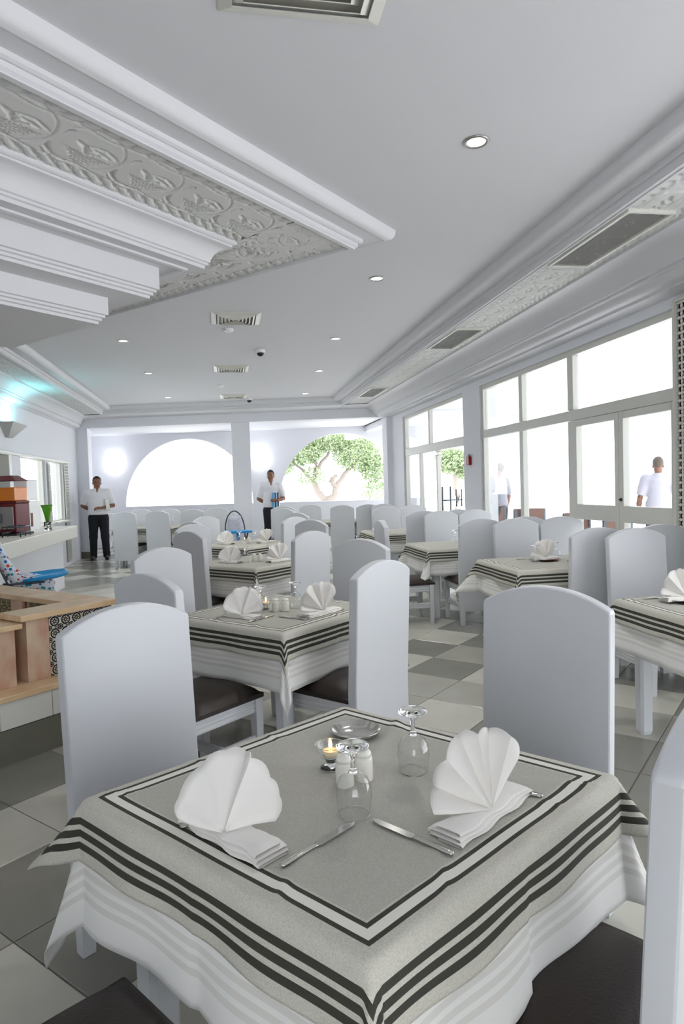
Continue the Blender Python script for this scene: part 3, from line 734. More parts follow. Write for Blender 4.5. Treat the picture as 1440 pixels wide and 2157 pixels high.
sq = table_proto(.40, .40, ''); sq1 = table_proto(.40, .40, ''); sq_used = False
lg = table_proto(.56, .40, ''); lg_used = False
T = {}
WARP = {}
def warp_matrix(kn, kl):      # stretch along the two diagonals of a square top
    a, b = (kn + kl) / 2, (kn - kl) / 2
    return Matrix(((a, b, 0, 0), (b, a, 0, 0), (0, 0, 1, 0), (0, 0, 0, 1)))
def put_table(key, x, y, deg, big, name, seed, c1=(.3, .3, .3, .3), c2=(.3, .3, .3, .3), res=40, drop=.29, warp=None):
    global sq_used, lg_used
    proto = lg if big else sq; used = lg_used if big else sq_used
    if warp: proto, used = sq1, False
    a = math.radians(deg)
    lab = 'white wooden table with chamfered legs, ' + name
    if used: dup(proto, (x, y, 0), a, lab)
    else:
        proto.location = (x, y, 0); proto.rotation_euler = (0, 0, a); proto['label'] = lab
        if big: lg_used = True
        elif not warp: sq_used = True
    hx = .56 if big else .40
    if warp:
        WARP[key] = warp
        for ch in proto.children: ch.data.transform(warp)
    cl1 = cloth('white_tablecloth', drape(hx + .004, .404, drop, TOPZ + .004, res, c1, seed=seed, wave=.009), m_cloth, (x, y, 0), a, 'white tablecloth hanging below the stripes on ' + name, 'tablecloth', .0016)
    cl2 = cloth('striped_overcloth', drape(hx + .008, .408, .142, TOPZ + .0075, res + 8, c2, seed=seed + 50, wave=.006, gap=.006, flare=.06, ridge=.0055), m_stripe, (x, y, 0), a, 'dark striped linen overcloth on ' + name, 'tablecloth', .0014)
    if warp: cl1.data.transform(warp); cl2.data.transform(warp)
    T[key] = (x, y, a, TOPZ + .010)
put_table('T1', .268, 1.465, 36.5, False, 'the front table', 3, (.30, .16, .12, .22), (.45, .50, .12, .46), 92, warp=warp_matrix(.945, 1.045))
put_table('T2', .275, 3.70, 43, False, 'the second table of the middle row', 5, (.3, .3, .12, .3), (.3, .3, .18, .3), 60)
put_table('T3', .27, 6.30, 43, False, 'the third table of the middle row', 8, (.3,) * 4, (.3, .3, .18, .3))
put_table('T4', .26, 8.38, 43, False, 'the fourth table of the middle row', 13, (.3,) * 4, (.3, .3, .18, .3))
put_table('W0', 2.76, 2.98, 0, True, 'the window table cut by the edge', 21, (.3, .45, .3, .3), (.3, .4, .3, .3), 48)
put_table('W1', 2.78, 5.10, 0, True, 'the window table with dark red plates', 23, (.3, .5, .35, .3), (.3, .4, .3, .3), 44)
put_table('W2', 2.66, 6.98, 0, True, 'the window table whose legs show', 29, (.3, .4, .4, .3), (.3,) * 4)
put_table('W3', 2.62, 9.35, 0, True, 'the far table by the open sliding door', 31, (.3,) * 4, (.3,) * 4, 34)
put_table('B1', -1.45, 13.45, -15, True, 'the far table under the blank white arch', 37, (.12,) * 4, (.3,) * 4, 34)
put_table('B2', 2.25, 12.92, -15, True, 'the back table under the olive tree arch', 41, (.3,) * 4, (.3,) * 4, 34)

# ------------------------------------------------------------------ things on the tables
def on(key, lx, ly, rot=0.0, dz=0.0):
    x, y, a, z = T[key]
    if key in WARP: q = WARP[key] @ Vector((lx, ly, 0)); lx, ly = q.x, q.y
    dx, dy = R2(lx, ly, a); return (x + dx, y + dy, z + dz), a + rot
def napkin_proto(angles, radii, depth, tilt, width, label, turn):
    """fan-folded napkin: base pad along x, fan opens in the x-z plane, diner at -y"""
    t = thing('napkin', label, 'napkin', group='fan folded napkins'); b = MB()
    n = len(angles); P = []; SUB = 5; RAD = 7
    for i in range(n - 1):
        for s in range(SUB + (i == n - 2)):
            k = s / SUB; a = math.radians(angles[i] + (angles[i + 1] - angles[i]) * k)
            R = (radii[i] + (radii[i + 1] - radii[i]) * k) * (1 + .05 * math.sin(PI * k))
            d = (depth[i] + (depth[i + 1] - depth[i]) * k) + .006 * math.sin(PI * k) * (1 if i % 2 else -1)
            row = []
            for q in range(RAD + 1):
                f = .04 + .96 * q / RAD; bow = .010 * math.sin(PI * f) * math.cos(a)
                x, yv, z = R * f * math.cos(a), d * f ** .8, R * f * math.sin(a)
                y2 = yv * math.cos(tilt) + z * math.sin(tilt); z2 = z * math.cos(tilt) - yv * math.sin(tilt)
                x3, y3 = R2(x, y2 - .008, turn); row.append((x3, y3, max(.0165, .0185 + z2 + bow * .3)))
            P.append(row)
    b.grid(P); me = b.mesh('fan', m_napkin, auto=.75)
    o = obj('fan', me, t); md = o.modifiers.new('thickness', 'SOLIDIFY'); md.thickness = .003; md.offset = 0
    f = MB(); rnd = random.Random(5)
    for k, (w_, y0, y1, z0) in enumerate(((width, -.022, .05, 0), (width * .96, -.018, .055, .0062), (width * .90, -.012, .046, .0124))):
        N = 14; P = []
        for i in range(N + 1):
            x = -w_ / 2 + w_ * i / N; c = .004 * math.sin(i * 1.1 + k)
            P.append([(x, y0 + c, z0), (x, y0 - .004 + c, z0 + .003), (x, y0 + c, z0 + .006), (x, (y0 + y1) / 2, z0 + .0065), (x, y1 + c, z0 + .0055), (x, y1 + c, z0), (x, y0 + c, z0)])
        f.grid(P)
    obj('base_fold', f.mesh('base_fold', m_napkin, auto=.8), t)
    return t
nap_a = napkin_proto([178, 156, 131, 108, 96, 84, 70, 50], [.128, .122, .142, .156, .150, .156, .150, .118], [-.025, .028, -.032, .022, -.012, .020, -.022, .020], .28, .29, '', -.70)
nap_b = napkin_proto([167, 149, 116, 96, 78, 70, 50, 34, 12], [.092, .116, .136, .152, .150, .150, .136, .126, .098], [-.012, .0, .020, .030, .030, -.016, .004, .018, .030], .34, .26, '', .62)
nused = {id(nap_a): 0, id(nap_b): 0}
def napkin(p, key, lx, ly, rot, label, s=1.0):
    loc, a = on(key, lx, ly, rot)
    if nused[id(p)] == 0: o = p; nused[id(p)] = 1; o.location = loc; o.rotation_euler = (0, 0, a); o['label'] = label
    else: o = dup(p, loc, a, label)
    if s != 1.0: o.scale = (s, s, s)
    return o
def goblet_proto():        # standing upside down on its rim
    t = thing('wine_glass', '', 'glass', group='upturned wine glasses')
    bowl = [(.0335, 0), (.0365, .02), (.0385, .042), (.037, .060), (.030, .076), (.018, .086), (.0088, .090)]
    obj('bowl', MB().lathe(bowl, 32, cap=False).mesh('bowl', m_thin, smooth=True), t)
    obj('rim', MB().lathe([(.0330, 0), (.0343, 0), (.0346, .0014), (.0333, .0014), (.0330, 0)], 32, cap=False).mesh('rim', m_glass, smooth=True), t)
    stem = [(0, .0855), (.009, .0865), (.0105, .0895), (.0085, .093), (.0058, .099), (.0052, .112), (.0062, .122), (.0095, .128), (.0065, .132), (.014, .138)]
    foot = [(.024, .1395)] + [(.034, .1420), (.0355, .1455), (.034, .148), (.0, .149)]
    obj('stem', MB().lathe(stem + foot, 28, cap=False).mesh('stem', m_glass, smooth=True), t)
    return t
gob = goblet_proto(); gob_used = [False]
def goblet(key, lx, ly, label):
    loc, a = on(key, lx, ly)
    if not gob_used[0]: gob_used[0] = True; gob.location = loc; gob['label'] = label; return gob
    return dup(gob, loc, a, label)
def shaker_proto():
    t = thing('shaker', '', 'shaker', group='white salt and pepper shakers')
    obj('body', MB().lathe([(.0, 0), (.0205, 0), (.022, .003), (.0215, .05), (.0195, .058)], 22).mesh('body', m_ceramic, smooth=True), t)
    obj('cap', MB().lathe([(.0195, .058), (.0185, .066), (.013, .0725), (.006, .0745), (0, .075)], 22).mesh('cap', m_ceramic, smooth=True), t)
    return t
shk = shaker_proto(); shk_used = [False]
def shaker(key, lx, ly, label):
    loc, a = on(key, lx, ly)
    if not shk_used[0]: shk_used[0] = True; shk.location = loc; shk['label'] = label; return shk
    return dup(shk, loc, a, label)
def candle_holder(key, lx, ly, label, lit_label, lit=True):
    loc, a = on(key, lx, ly)
    h = thing('candle_holder', label, 'candle holder', loc, a, group='glass candle bowls')
    obj('bowl', MB().lathe([(0, .0245), (.012, .0245), (.025, .030), (.033, .0435), (.037, .0585)], 30, cap=False).mesh('bowl', m_thin, smooth=True), h)
    obj('rim', MB().lathe([(.0362, .0575), (.0378, .0575), (.0382, .0592), (.0366, .0592), (.0362, .0575)], 30, cap=False).mesh('rim', m_glass, smooth=True), h)
    obj('foot', MB().lathe([(0, 0), (.024, 0), (.026, .003), (.014, .009), (.011, .016), (.014, .023), (0, .0235)], 26).mesh('foot', m_glass, smooth=True), h)
    t = thing('tealight', lit_label, 'candle', (loc[0], loc[1], loc[2] + .031), 0, group='lit tealights')
    obj('wax', MB().lathe([(0, 0), (.0185, 0), (.0195, .014), (.0175, .0135), (0, .012)], 20).mesh('wax', m_wax, smooth=True), t)
    obj('wick', MB().tube([(0, 0, .011), (0.0005, 0, .019)], .0008, 6).mesh('wick', m_black), t)
    obj('flame', MB().lathe([(0, .016), (.0035, .020), (.0048, .026), (.0034, .034), (.0012, .041), (0, .044)], 14).mesh('flame', m_flame, smooth=True), t)
def cutlery():
    k = thing('knife', '', 'cutlery', group='table knives')
    obj('handle', MB().lathe([(0, 0), (.0055, .002), (.007, .012), (.0055, .05), (.0048, .085), (.0058, .092), (0, .094)], 14, sy=.55).mesh('handle', m_steel, smooth=True), k)
    bl = [(-.006, .092), (.006, .092), (.0085, .10), (.009, .17), (.006, .19), (0, .202), (-.007, .19), (-.0085, .10)]
    obj('blade', MB().prism(bl, lambda p, q: (p[0], q, p[1]), -.0007, .0007).mesh('blade', m_steel), k)
    f = thing('fork', '', 'cutlery', group='table forks')
    obj('handle', MB().lathe([(0, 0), (.006, .002), (.0085, .012), (.0062, .05), (.0036, .10), (.0034, .13), (.005, .136)], 14, sy=.4).mesh('handle', m_steel, smooth=True), f)
    b = MB(); b.prism([(-.005, .132), (.005, .132), (.0115, .15), (.0115, .16), (-.0115, .16), (-.0115, .15)], lambda p, q: (p[0], q, p[1]), -.0009, .0009)
    for x in (-.0098, -.0034, .0030, .0094): b.prism([(x - .0017, .158), (x + .0021, .158), (x + .0014, .198), (x - .001, .198)], lambda p, q: (p[0], q + (p[1] - .158) * .06, p[1]), -.0009, .0009)
    obj('tines', b.mesh('tines', m_steel), f)
    return k, f
knife0, fork0 = cutlery(); cu = {'k': False, 'f': False}
def lay(which, key, lx, ly, ang, label):      # lies flat, handle at (lx, ly), pointing at local angle
    loc, a = on(key, lx, ly, 0, .0040); p = knife0 if which == 'k' else fork0
    if not cu[which]: cu[which] = True; o = p; o['label'] = label; o.location = loc
    else: o = dup(p, loc, None, label)
    o.rotation_euler = (PI / 2, 0, a + math.radians(ang) + PI / 2); return o
# front table
napkin(nap_b, 'T1', -.335, .020, -PI / 2, 'shell folded white napkin on the planter side of the front table')
napkin(nap_a, 'T1', .065, -.312, 0, 'white fan folded napkin with four pleats on the aisle side of the front table')
lay('k', 'T1', -.335, -.137, 0, 'steel knife beside the shell folded napkin on the front table')
lay('f', 'T1', -.365, .125, -2, 'steel fork mostly under the shell folded napkin')
lay('k', 'T1', -.110, -.345, 90, 'steel knife at the end of the pleated fan napkin')
lay('f', 'T1', .205, -.352, 99, 'steel fork behind the pleated fan napkin, tines towards the middle')
goblet('T1', -.098, -.095, 'upturned wine glass before the shakers on the front table')
goblet('T1', .150, -.055, 'upturned wine glass at the aisle side of the front table')
shaker('T1', -.012, .012, 'white shaker behind the upturned glass beside the candle on the front table')
shaker('T1', .040, .002, 'white shaker close behind the other, towards the metal dish')
candle_holder('T1', .042, .108, 'small clear glass candle bowl on the front table', 'lit tealight with an orange flame on the front table')
loc, a = on('T1', .247, .215)
tag(obj('metal_dish', MB().lathe([(0, .003), (.045, .003), (.058, .008), (.066, .017), (.0685, .018), (.068, .0155), (.060, .004), (.046, 0), (0, 0)], 36).mesh('metal_dish', m_steel, smooth=True), None, loc, a), 'round polished steel dish at the far corner of the front table', 'dish')
# second table
napkin(nap_b, 'T2', -.26, .02, -PI / 2, 'white folded napkin at the planter side of the second table')
napkin(nap_a, 'T2', .03, -.31, 0, 'white fan napkin at the aisle side of the second table')
goblet('T2', -.10, .03, 'upturned wine glass before the candle on the second table'); goblet('T2', .10, -.05, 'upturned wine glass behind the shakers on the second table')
shaker('T2', -.035, -.02, 'white shaker next to the candle on the second table'); shaker('T2', -.005, -.065, 'white shaker on the aisle side of the pair on the second table')
candle_holder('T2', -.03, .06, 'glass candle bowl behind the upturned glass on the second table', 'lit tealight glowing behind the upturned glass on the second table')
lay('k', 'T2', -.335, -.10, 0, 'steel knife beside the planter side napkin of the second table'); lay('k', 'T2', -.14, -.33, 90, 'steel knife before the fan napkin of the second table')
lay('f', 'T2', .17, -.34, 95, 'steel fork beside the fan napkin of the second table')
# third and fourth table
napkin(nap_b, 'T3', -.24, .10, -PI / 2, 'white folded napkin at the planter side of the third table'); napkin(nap_a, 'T3', .05, -.28, 0, 'white fan napkin at the aisle side of the third table')
goblet('T3', -.16, -.03, 'upturned wine glass between the napkins of the third table'); goblet('T3', .08, -.12, 'upturned wine glass beside the fan napkin of the third table')
shaker('T3', -.06, -.05, 'white shaker in the middle of the third table'); shaker('T3', -.02, -.09, 'second white shaker of the pair on the third table')
napkin(nap_b, 'T4', -.22, .16, -PI / 2, 'white folded napkin at the planter side of the fourth table'); napkin(nap_a, 'T4', .15, -.22, 0, 'white fan napkin at the aisle side of the fourth table')
goblet('T4', -.06, .06, 'upturned wine glass beside the candle of the fourth table'); goblet('T4', .08, -.08, 'upturned wine glass beside the fan napkin of the fourth table')
candle_holder('T4', -.03, -.0, 'glass candle bowl on the fourth table', 'lit tealight on the fourth table')
shaker('T4', .0, -.045, 'white shaker behind the candle on the fourth table')
# window tables
def plate(key, lx, ly, mat, label, grp):
    loc, a = on(key, lx, ly)
    return tag(obj('plate', MB().lathe([(0, .004), (.06, .004), (.075, .010), (.105, .016), (.108, .0155), (.076, .005), (.058, 0), (0, 0)], 32).mesh('plate', mat, smooth=True), None, loc, a), label, 'plate', group=grp)
for k, (lx, ly, nl) in enumerate(((-.10, .06, 'far'), (.14, -.12, 'near'))):
    pl = plate('W1', lx, ly, m_darkred, 'dark red plate under the %s napkin of the window table' % nl, 'dark red plates')
    o = napkin((nap_a, nap_b)[k], 'W1', lx, ly, 0.2, 'white fan napkin on the %s dark red plate' % nl); o.location.z += .009
goblet('W1', -.24, -.02, 'upturned wine glass before the far dark red plate'); goblet('W1', .02, .12, 'upturned wine glass behind the two dark red plates')
lay('k', 'W1', -.30, .22, 5, 'steel knife at the far edge of the dark red plate table'); lay('f', 'W1', -.02, -.18, 60, 'steel fork before the near dark red plate')
plate('W0', -.295, .20, m_black, 'black plate on the window table cut by the picture edge', 'black plates'); o = napkin(nap_a, 'W0', -.285, .20, .1, 'white fan napkin on the black plate'); o.location.z += .009
lay('k', 'W0', -.46, .33, 0, 'steel knife beside the black plate')
goblet('W2', -.10, .08, 'upturned wine glass alone on the second window table'); plate('W2', .12, .05, m_ceramic, 'white plate on the second window table', 'white plates')
napkin(nap_a, 'W3', -.38, -.05, 0, 'white fan napkin on the far window table'); napkin(nap_b, 'B1', .12, -.1, 0, 'white napkin on the far table under the blank white arch')
goblet('W3', -.28, .1, 'upturned wine glass on the far window table'); goblet('B1', .35, .0, 'upturned wine glass on the far table under the blank white arch')
goblet('B1', .42, .12, 'second upturned wine glass on the far table, towards the central pillar')
# ------------------------------------------------------------------ ceiling fixtures
def diffuser(x, y, size, label, rot=0.0):
    t = thing('ceiling_vent', label, 'air vent', (x, y, ZC), rot, group='square ceiling air diffusers')
    h = size / 2; b = MB()
    def ring(a0, z0, a1, z1, th=.006):
        for k in range(4):
            c = [R2(*p, k * PI / 2) for p in ((-a0, -a0), (a0, -a0), (a1, -a1), (-a1, -a1))]
            zz = (z0, z0, z1, z1)
            bt = [(c[i][0], c[i][1], zz[i]) for i in range(4)]; tp = [(c[i][0], c[i][1], zz[i] + th) for i in range(4)]
            b.hexa(bt, tp)
    ring(h, -.004, h - .05, -.020); obj('frame', b.mesh('frame', m_frame, bevel=.002), t)
    n = 5
    for k in range(n):
        b = MB(); a = (h - .052) * (1 - k / (n + .5)); ring(a, -.006, a - (h - .052) / (n + .5) * .80, -.030, .004)
        obj('louvre', b.mesh('louvre', m_frame), t)
    obj('throat', MB().box(-h + .05, h - .05, -h + .05, h - .05, -.003, .0).mesh('throat', m_throat), t)
    return t
diffuser(.345, 2.20, .60, 'large square white air diffuser at the top edge of the picture')
diffuser(.19, 6.89, .50, 'square air diffuser above the third table, next to a round detector')
diffuser(.175, 9.76, .50, 'square air diffuser beyond the dome camera, middle of the row')
diffuser(.25, 12.66, .50, 'farthest square air diffuser near the back beam')
def downlight(x, y, label):
    t = thing('downlight', label, 'ceiling light', (x, y, ZC), 0, group='recessed downlights')
    obj('trim_ring', MB().lathe([(.066, 0), (.068, -.004), (.060, -.008), (.048, -.006), (.046, .0)], 28, cap=False).mesh('trim_ring', m_brushed, smooth=True), t)
    obj('lamp', MB().lathe([(0, -.0045), (.046, -.0035), (.046, -.001), (0, -.001)], 24).mesh('lamp', m_bulb, smooth=True), t)
    li = bpy.data.lights.new('downlight_lamp', 'SPOT'); li.energy = 45; li.spot_size = 2.2; li.spot_blend = .8; li.shadow_soft_size = .045; li.color = (1, .98, .95)
    lo = bpy.data.objects.new('downlight_lamp', li); COL.objects.link(lo); lo.parent = t; lo.location = (0, 0, -.02)
DL = []
for x, y, l in ((1.35, 3.27, 'brightest large downlight over the aisle near the camera'), (1.35, 5.5, 'downlight over the aisle, second from the camera'), (1.38, 7.77, 'downlight over the aisle level with the dome camera'),
                (1.5, 9.95, 'small downlight over the aisle before the farthest one'), (1.58, 12.35, 'farthest downlight of the aisle row'), (-1.08, 7.99, 'downlight of the counter side row closest to the stepped ceiling beams'),
                (-1.03, 10.15, 'middle downlight of the counter side row'), (-.96, 12.77, 'farthest downlight of the counter side row')): downlight(x, y, l)
def detector(x, y, l):
    tag(obj('smoke_detector', MB().lathe([(.055, 0), (.055, -.016), (.045, -.026), (.03, -.030), (.018, -.036), (0, -.037)], 24, (x, y, ZC)).mesh('smoke_detector', m_white, auto=.5)), l, 'smoke detector', group='round smoke detectors')
detector(.12, 7.36, 'round white smoke detector behind the second square diffuser'); detector(.02, 11.35, 'round white smoke detector before the farthest diffuser')
def dome(x, y, l, z=ZC):
    t = thing('dome_camera', l, 'camera', (x, y, z), 0, group='white dome cameras')
    obj('base', MB().lathe([(.06, 0), (.062, -.02), (.055, -.035), (.045, -.04)], 24).mesh('base', m_white, auto=.5), t)
    obj('dome', MB().lathe([(.046, -.038), (.042, -.058), (.028, -.074), (.012, -.080), (0, -.081)], 24).mesh('dome', m_black, smooth=True), t)
dome(.525, 8.45, 'white dome camera with dark eye between the first two far diffusers'); dome(.56, 13.0, 'far white dome camera near the back beam')
for y0, y1, l in ((3.66, 4.66, 'large grey slot grille in the carved band above the terrace door'), (6.65, 7.66, 'middle grey slot grille in the carved band'), (10.75, 11.86, 'farthest grey slot grille in the carved band')):
    t = thing('air_grille', l, 'air grille', (0, 0, 0), 0, group='slot air grilles of the carved band')
    x0, x1 = XC0 + .03, XC1 - .10
    obj('frame', MB().box(x0, x0 + .02, y0, y1, 3.052, 3.09).box(x1 - .02, x1, y0, y1, 3.052, 3.09).box(x0 + .02, x1 - .02, y0, y0 + .02, 3.052, 3.09).box(x0 + .02, x1 - .02, y1 - .02, y1, 3.052, 3.09).mesh('frame', m_frame), t)
    obj('back', MB().box(x0 + .02, x1 - .02, y0 + .02, y1 - .02, 3.082, 3.088).mesh('back', m_white), t)
    b = MB(); k = x0 + .03
    while k < x1 - .03:
        b.hexa([(k, y0 + .02, 3.056), (k + .001, y0 + .02, 3.056), (k + .001, y1 - .02, 3.056), (k, y1 - .02, 3.056)], [(k + .017, y0 + .02, 3.066), (k + .018, y0 + .02, 3.066), (k + .018, y1 - .02, 3.066), (k + .017, y1 - .02, 3.066)]); k += .017
    obj('blades', b.mesh('blades', m_white), t, kind='stuff')
# ------------------------------------------------------------------ wall fixtures
def sconce(x, l):
    y = yout(x) - .004; t = thing('wall_sconce', l, 'wall lamp', (x, y, 2.15), A_B, group='glowing half round wall lamps')
    P = []
    for i in range(15):
        a = PI * i / 14; P.append([(-math.cos(a) * r, -math.sin(a) * r * .62, z) for r, z in ((.03, -.17), (.10, -.13), (.155, -.05), (.175, .05), (.18, .14), (.172, .14), (.16, .05), (.02, -.14))])
    obj('shade', MB().grid(P).mesh('shade', m_sconce, smooth=True), t)
    obj('back_plate', MB().box(-.10, .10, -.012, 0, -.14, .10).mesh('back_plate', m_white, bevel=.004), t)
    li = bpy.data.lights.new('sconce_lamp', 'POINT'); li.energy = 2.2; li.shadow_soft_size = .08; li.color = (.95, .97, 1)
    lo = bpy.data.objects.new('sconce_lamp', li); COL.objects.link(lo); lo.parent = t; lo.location = (0, -.20, .06)
sconce(-2.74, 'glowing wall lamp behind the waiter with the towel'); sconce(.93, 'glowing wall lamp behind the waiter with the menu')
# wedge uplight with cyan glow
t = thing('wedge_uplight', 'grey wedge shaped wall uplight glowing cyan, high above the serving hatch', 'wall lamp', (XL, 10.55, 2.40), 0)
b = MB().hexa([(0, -.10, -.09), (.05, -.10, -.09), (.05, .10, -.09), (0, .10, -.09)], [(0, -.36, .12), (.20, -.36, .12), (.20, .36, .12), (0, .36, .12)])
b.f.remove((4, 5, 6, 7)); 
obj('housing', b.mesh('housing', m_grille), t)
obj('lamp', MB().box(.04, .14, -.22, .22, .06, .08).mesh('lamp', m_cyan, bevel=.006), t)
li = bpy.data.lights.new('uplight_lamp', 'AREA'); li.energy = 4; li.size = .35; li.size_y = .12; li.shape = 'RECTANGLE'; li.color = (.25, .9, 1.0)
lo = bpy.data.objects.new('uplight_lamp', li); COL.objects.link(lo); lo.parent = t; lo.location = (.09, 0, .13); lo.rotation_euler = (PI, 0, PI / 2)
# fire alarm box
t = thing('fire_alarm_box', 'small red fire alarm call box on the pillar between the glazed bays', 'fire alarm', (XR - .001, 9.08, 1.745), 0)
obj('box', MB().box(-.045, 0, -.05, .05, -.06, .06).mesh('box', m_red, bevel=.006), t)
obj('cover', MB().box(-.05, -.0, .052, .085, -.06, .055).mesh('cover', m_white, bevel=.005), t)
obj('beacon', MB().lathe([(.018, .06), (.02, .075), (.012, .095), (0, .098)], 14, (-.022, 0, 0)).mesh('beacon', m_brushed, smooth=True), t)

# ------------------------------------------------------------------ tiled planter (diagonal axes u along the front, v away)
t = thing('planter', 'low planter wall with travertine copings and blue black floral tiles', 'planter', (0, 0, 0), PI / 4)
PV = 3.48
# local frame: x = u, y = v
obj('skirting', MB().box(1.5, 2.66, PV, PV + .30, 0, .19).box(2.36, 2.66, PV + .30, 5.2, 0, .19).mesh('skirting', m_skirt), t)
obj('core', MB().box(1.5, 2.655, PV + .006, PV + .29, .19, .345).box(2.36, 2.655, PV + .29, 5.2, .19, .345).mesh('core', m_grout), t)
gt = MB().box(0, .296, -.006, .008, 0, .146).mesh('glazed_tile', m_glazed, bevel=.0025)
x = 2.66
while x > 1.85: x -= .30; obj('tile', gt, t, (x + .002, PV + .0, .196))
obj('coping', MB().box(1.5, 2.69, PV - .022, PV + .27, .345, .378).mesh('coping', m_marble2, bevel=.006, seg=3), t)
obj('coping', MB().box(2.33, 2.69, PV + .272, 5.2, .345, .378).mesh('coping', m_marble2, bevel=.006, seg=3), t)
WA = 3.605                                   # front face of the tiled parapet
obj('parapet', MB().box(2.14, 2.56, WA + .012, WA + .17, .378, .735).box(2.412, 2.56, WA + .17, 5.1, .378, .735).mesh('parapet', m_marble), t)
obj('cap', MB().box(1.955, 2.595, WA - .03, WA + .205, .735, .77).mesh('cap', m_marble2, bevel=.006, seg=3), t)
obj('cap', MB().box(2.36, 2.595, WA + .206, 5.15, .735, .77).mesh('cap', m_marble2, bevel=.006, seg=3), t)
obj('pillar', MB().box(2.00, 2.138, WA, WA + .18, .378, .735).mesh('pillar', m_marble, bevel=.003), t)
obj('pillar', MB().box(1.70, 1.93, WA - .005, WA + .16, .378, .70).mesh('pillar', m_marble, bevel=.003), t)
obj('cap', MB().box(1.60, 1.962, WA - .035, WA + .19, .70, .73).mesh('cap', m_marble2, bevel=.006, seg=3), t)
obj('ledge', MB().box(1.55, 2.0, WA + .25, WA + .40, .378, .66).mesh('ledge', m_marble, bevel=.004), t)
obj('post', MB().box(2.375, 2.40, 4.32, 4.46, .378, .735).mesh('post', m_marble, bevel=.003), t)
def ftile(mat, s):
    h = s / 2 - .001; b = MB(); b.uv = []
    b.add([(-h, 0, -h), (h, 0, -h), (h, 0, h), (-h, 0, h), (-h, .012, -h), (h, .012, -h), (h, .012, h), (-h, .012, h)], [(0, 1, 2, 3), (0, 4, 5, 1), (1, 5, 6, 2), (2, 6, 7, 3), (3, 7, 4, 0)])
    b.uv = [(0, 0), (1, 0), (1, 1), (0, 1)] * 2
    return b.mesh('floral_tile', mat)
ft, ft2 = ftile(m_floral, .0714), ftile(m_floral2, .0714)
for i in range(6):
    for j in range(5): obj('tile', ft, t, (2.139 + .0357 + i * .0714, WA, .378 + .0357 + j * .0714))
for i in range(18):
    for j in range(5):
        v = WA + .17 + .0357 + i * .0714
        if 4.32 - .03 < v < 4.46 + .03: continue
        obj('tile', ft2, t, (2.40, v, .378 + .0357 + j * .0714), -PI / 2)
obj('soil_bed', MB().box(1.55, 2.36, PV + .30, 5.0, 0, .12).mesh('soil_bed', m_marble), t)

# ------------------------------------------------------------------ serving counter
t = thing('serving_counter', 'long white serving counter with a thick overhanging top', 'counter')
obj('countertop', MB().box(XL + .004, -2.27, 5.2, 10.80, .77, .95).mesh('countertop', m_frame, bevel=.008), t)
obj('front_panel', MB().box(-2.54, -2.48, 5.25, 10.72, 0, .77).mesh('front_panel', m_wall), t)
obj('end_panel', MB().box(XL + .004, -2.54, 10.66, 10.72, 0, .77).mesh('end_panel', m_wall), t)
# juice dispenser
t = thing('juice_dispenser', 'dark red drinks dispenser with an orange juice tank on the counter', 'drinks dispenser', (-2.70, 8.92, .95), -.25)
obj('body', MB().box(-.20, .20, -.16, .16, .03, .40).mesh('body', m_darkred, bevel=.015, seg=3), t)
obj('front_plate', MB().box(-.16, .17, -.168, -.158, .08, .36).mesh('front_plate', m_brushed, bevel=.004), t)
obj('spout', MB().box(-.06, .02, -.20, -.166, .16, .27).mesh('spout', m_darkmetal, bevel=.008), t)
obj('base', MB().box(-.23, .23, -.22, .18, 0, .03).mesh('base', m_black, bevel=.006), t)
obj('juice_tank', MB().box(-.17, .19, -.14, .14, .43, .60).mesh('juice_tank', m_juice, bevel=.012), t)
obj('tank_wall', MB().box(-.176, .196, -.146, .146, .425, .68).mesh('tank_wall', m_pane, bevel=.012), t)
obj('collar', MB().box(-.19, .21, -.155, .155, .40, .43).mesh('collar', m_darkred, bevel=.01), t)
obj('lid', MB().hexa([(-.19, -.155, .68), (.21, -.155, .68), (.21, .155, .68), (-.19, .155, .68)], [(-.10, -.08, .75), (.12, -.08, .75), (.12, .08, .75), (-.10, .08, .75)]).mesh('lid', m_darkred, bevel=.012), t)
t = thing('milk_dispenser', 'white drinks machine with a dark tap next to the orange juice dispenser', 'drinks dispenser', (-2.60, 9.36, .95), -.25)
obj('body', MB().box(-.10, .11, -.15, .15, .03, .42).mesh('body', m_white, bevel=.012), t); obj('tank', MB().box(-.09, .10, -.13, .13, .43, .70).mesh('tank', m_white, bevel=.02), t)
obj('tap', MB().lathe([(.0, .25), (.022, .26), (.026, .29), (.015, .31), (0, .312)], 14, (.03, -.17, 0)).mesh('tap', m_black, smooth=True), t)
obj('drip_tray', MB().box(-.11, .12, -.24, -.15, 0, .03).mesh('drip_tray', m_black, bevel=.004), t); obj('side_stripe', MB().box(.108, .114, -.10, -.05, .08, .26).mesh('side_stripe', m_darkred), t)
# green vase on a mosaic foot
t = thing('green_vase', 'bright green flared glass vase with a clear pebble foot on the counter', 'vase', (-2.41, 9.62, .95))
obj('cone', MB().lathe([(.0, .125), (.018, .125), (.026, .16), (.040, .22), (.060, .30), (.082, .355), (.079, .355), (.057, .30), (.036, .22), (.022, .165), (0, .14)], 28).mesh('cone', m_greenglass, smooth=True), t)
obj('foot', MB().lathe([(0, 0), (.050, 0), (.052, .006), (.046, .12), (.018, .126), (0, .126)], 24).mesh('foot', m_glass, smooth=True), t)
b = MB(); rnd = random.Random(2)
for k in range(40):
    a, rr, z = rnd.uniform(0, 6.28), .038 * math.sqrt(rnd.random()), .012 + rnd.random() * .09
    b.lathe([(0, -.007), (.007, -.003), (.007, .003), (0, .007)], 6, (rr * math.cos(a), rr * math.sin(a), z))
obj('pebbles', b.mesh('pebbles', m_grille), t, kind='stuff')
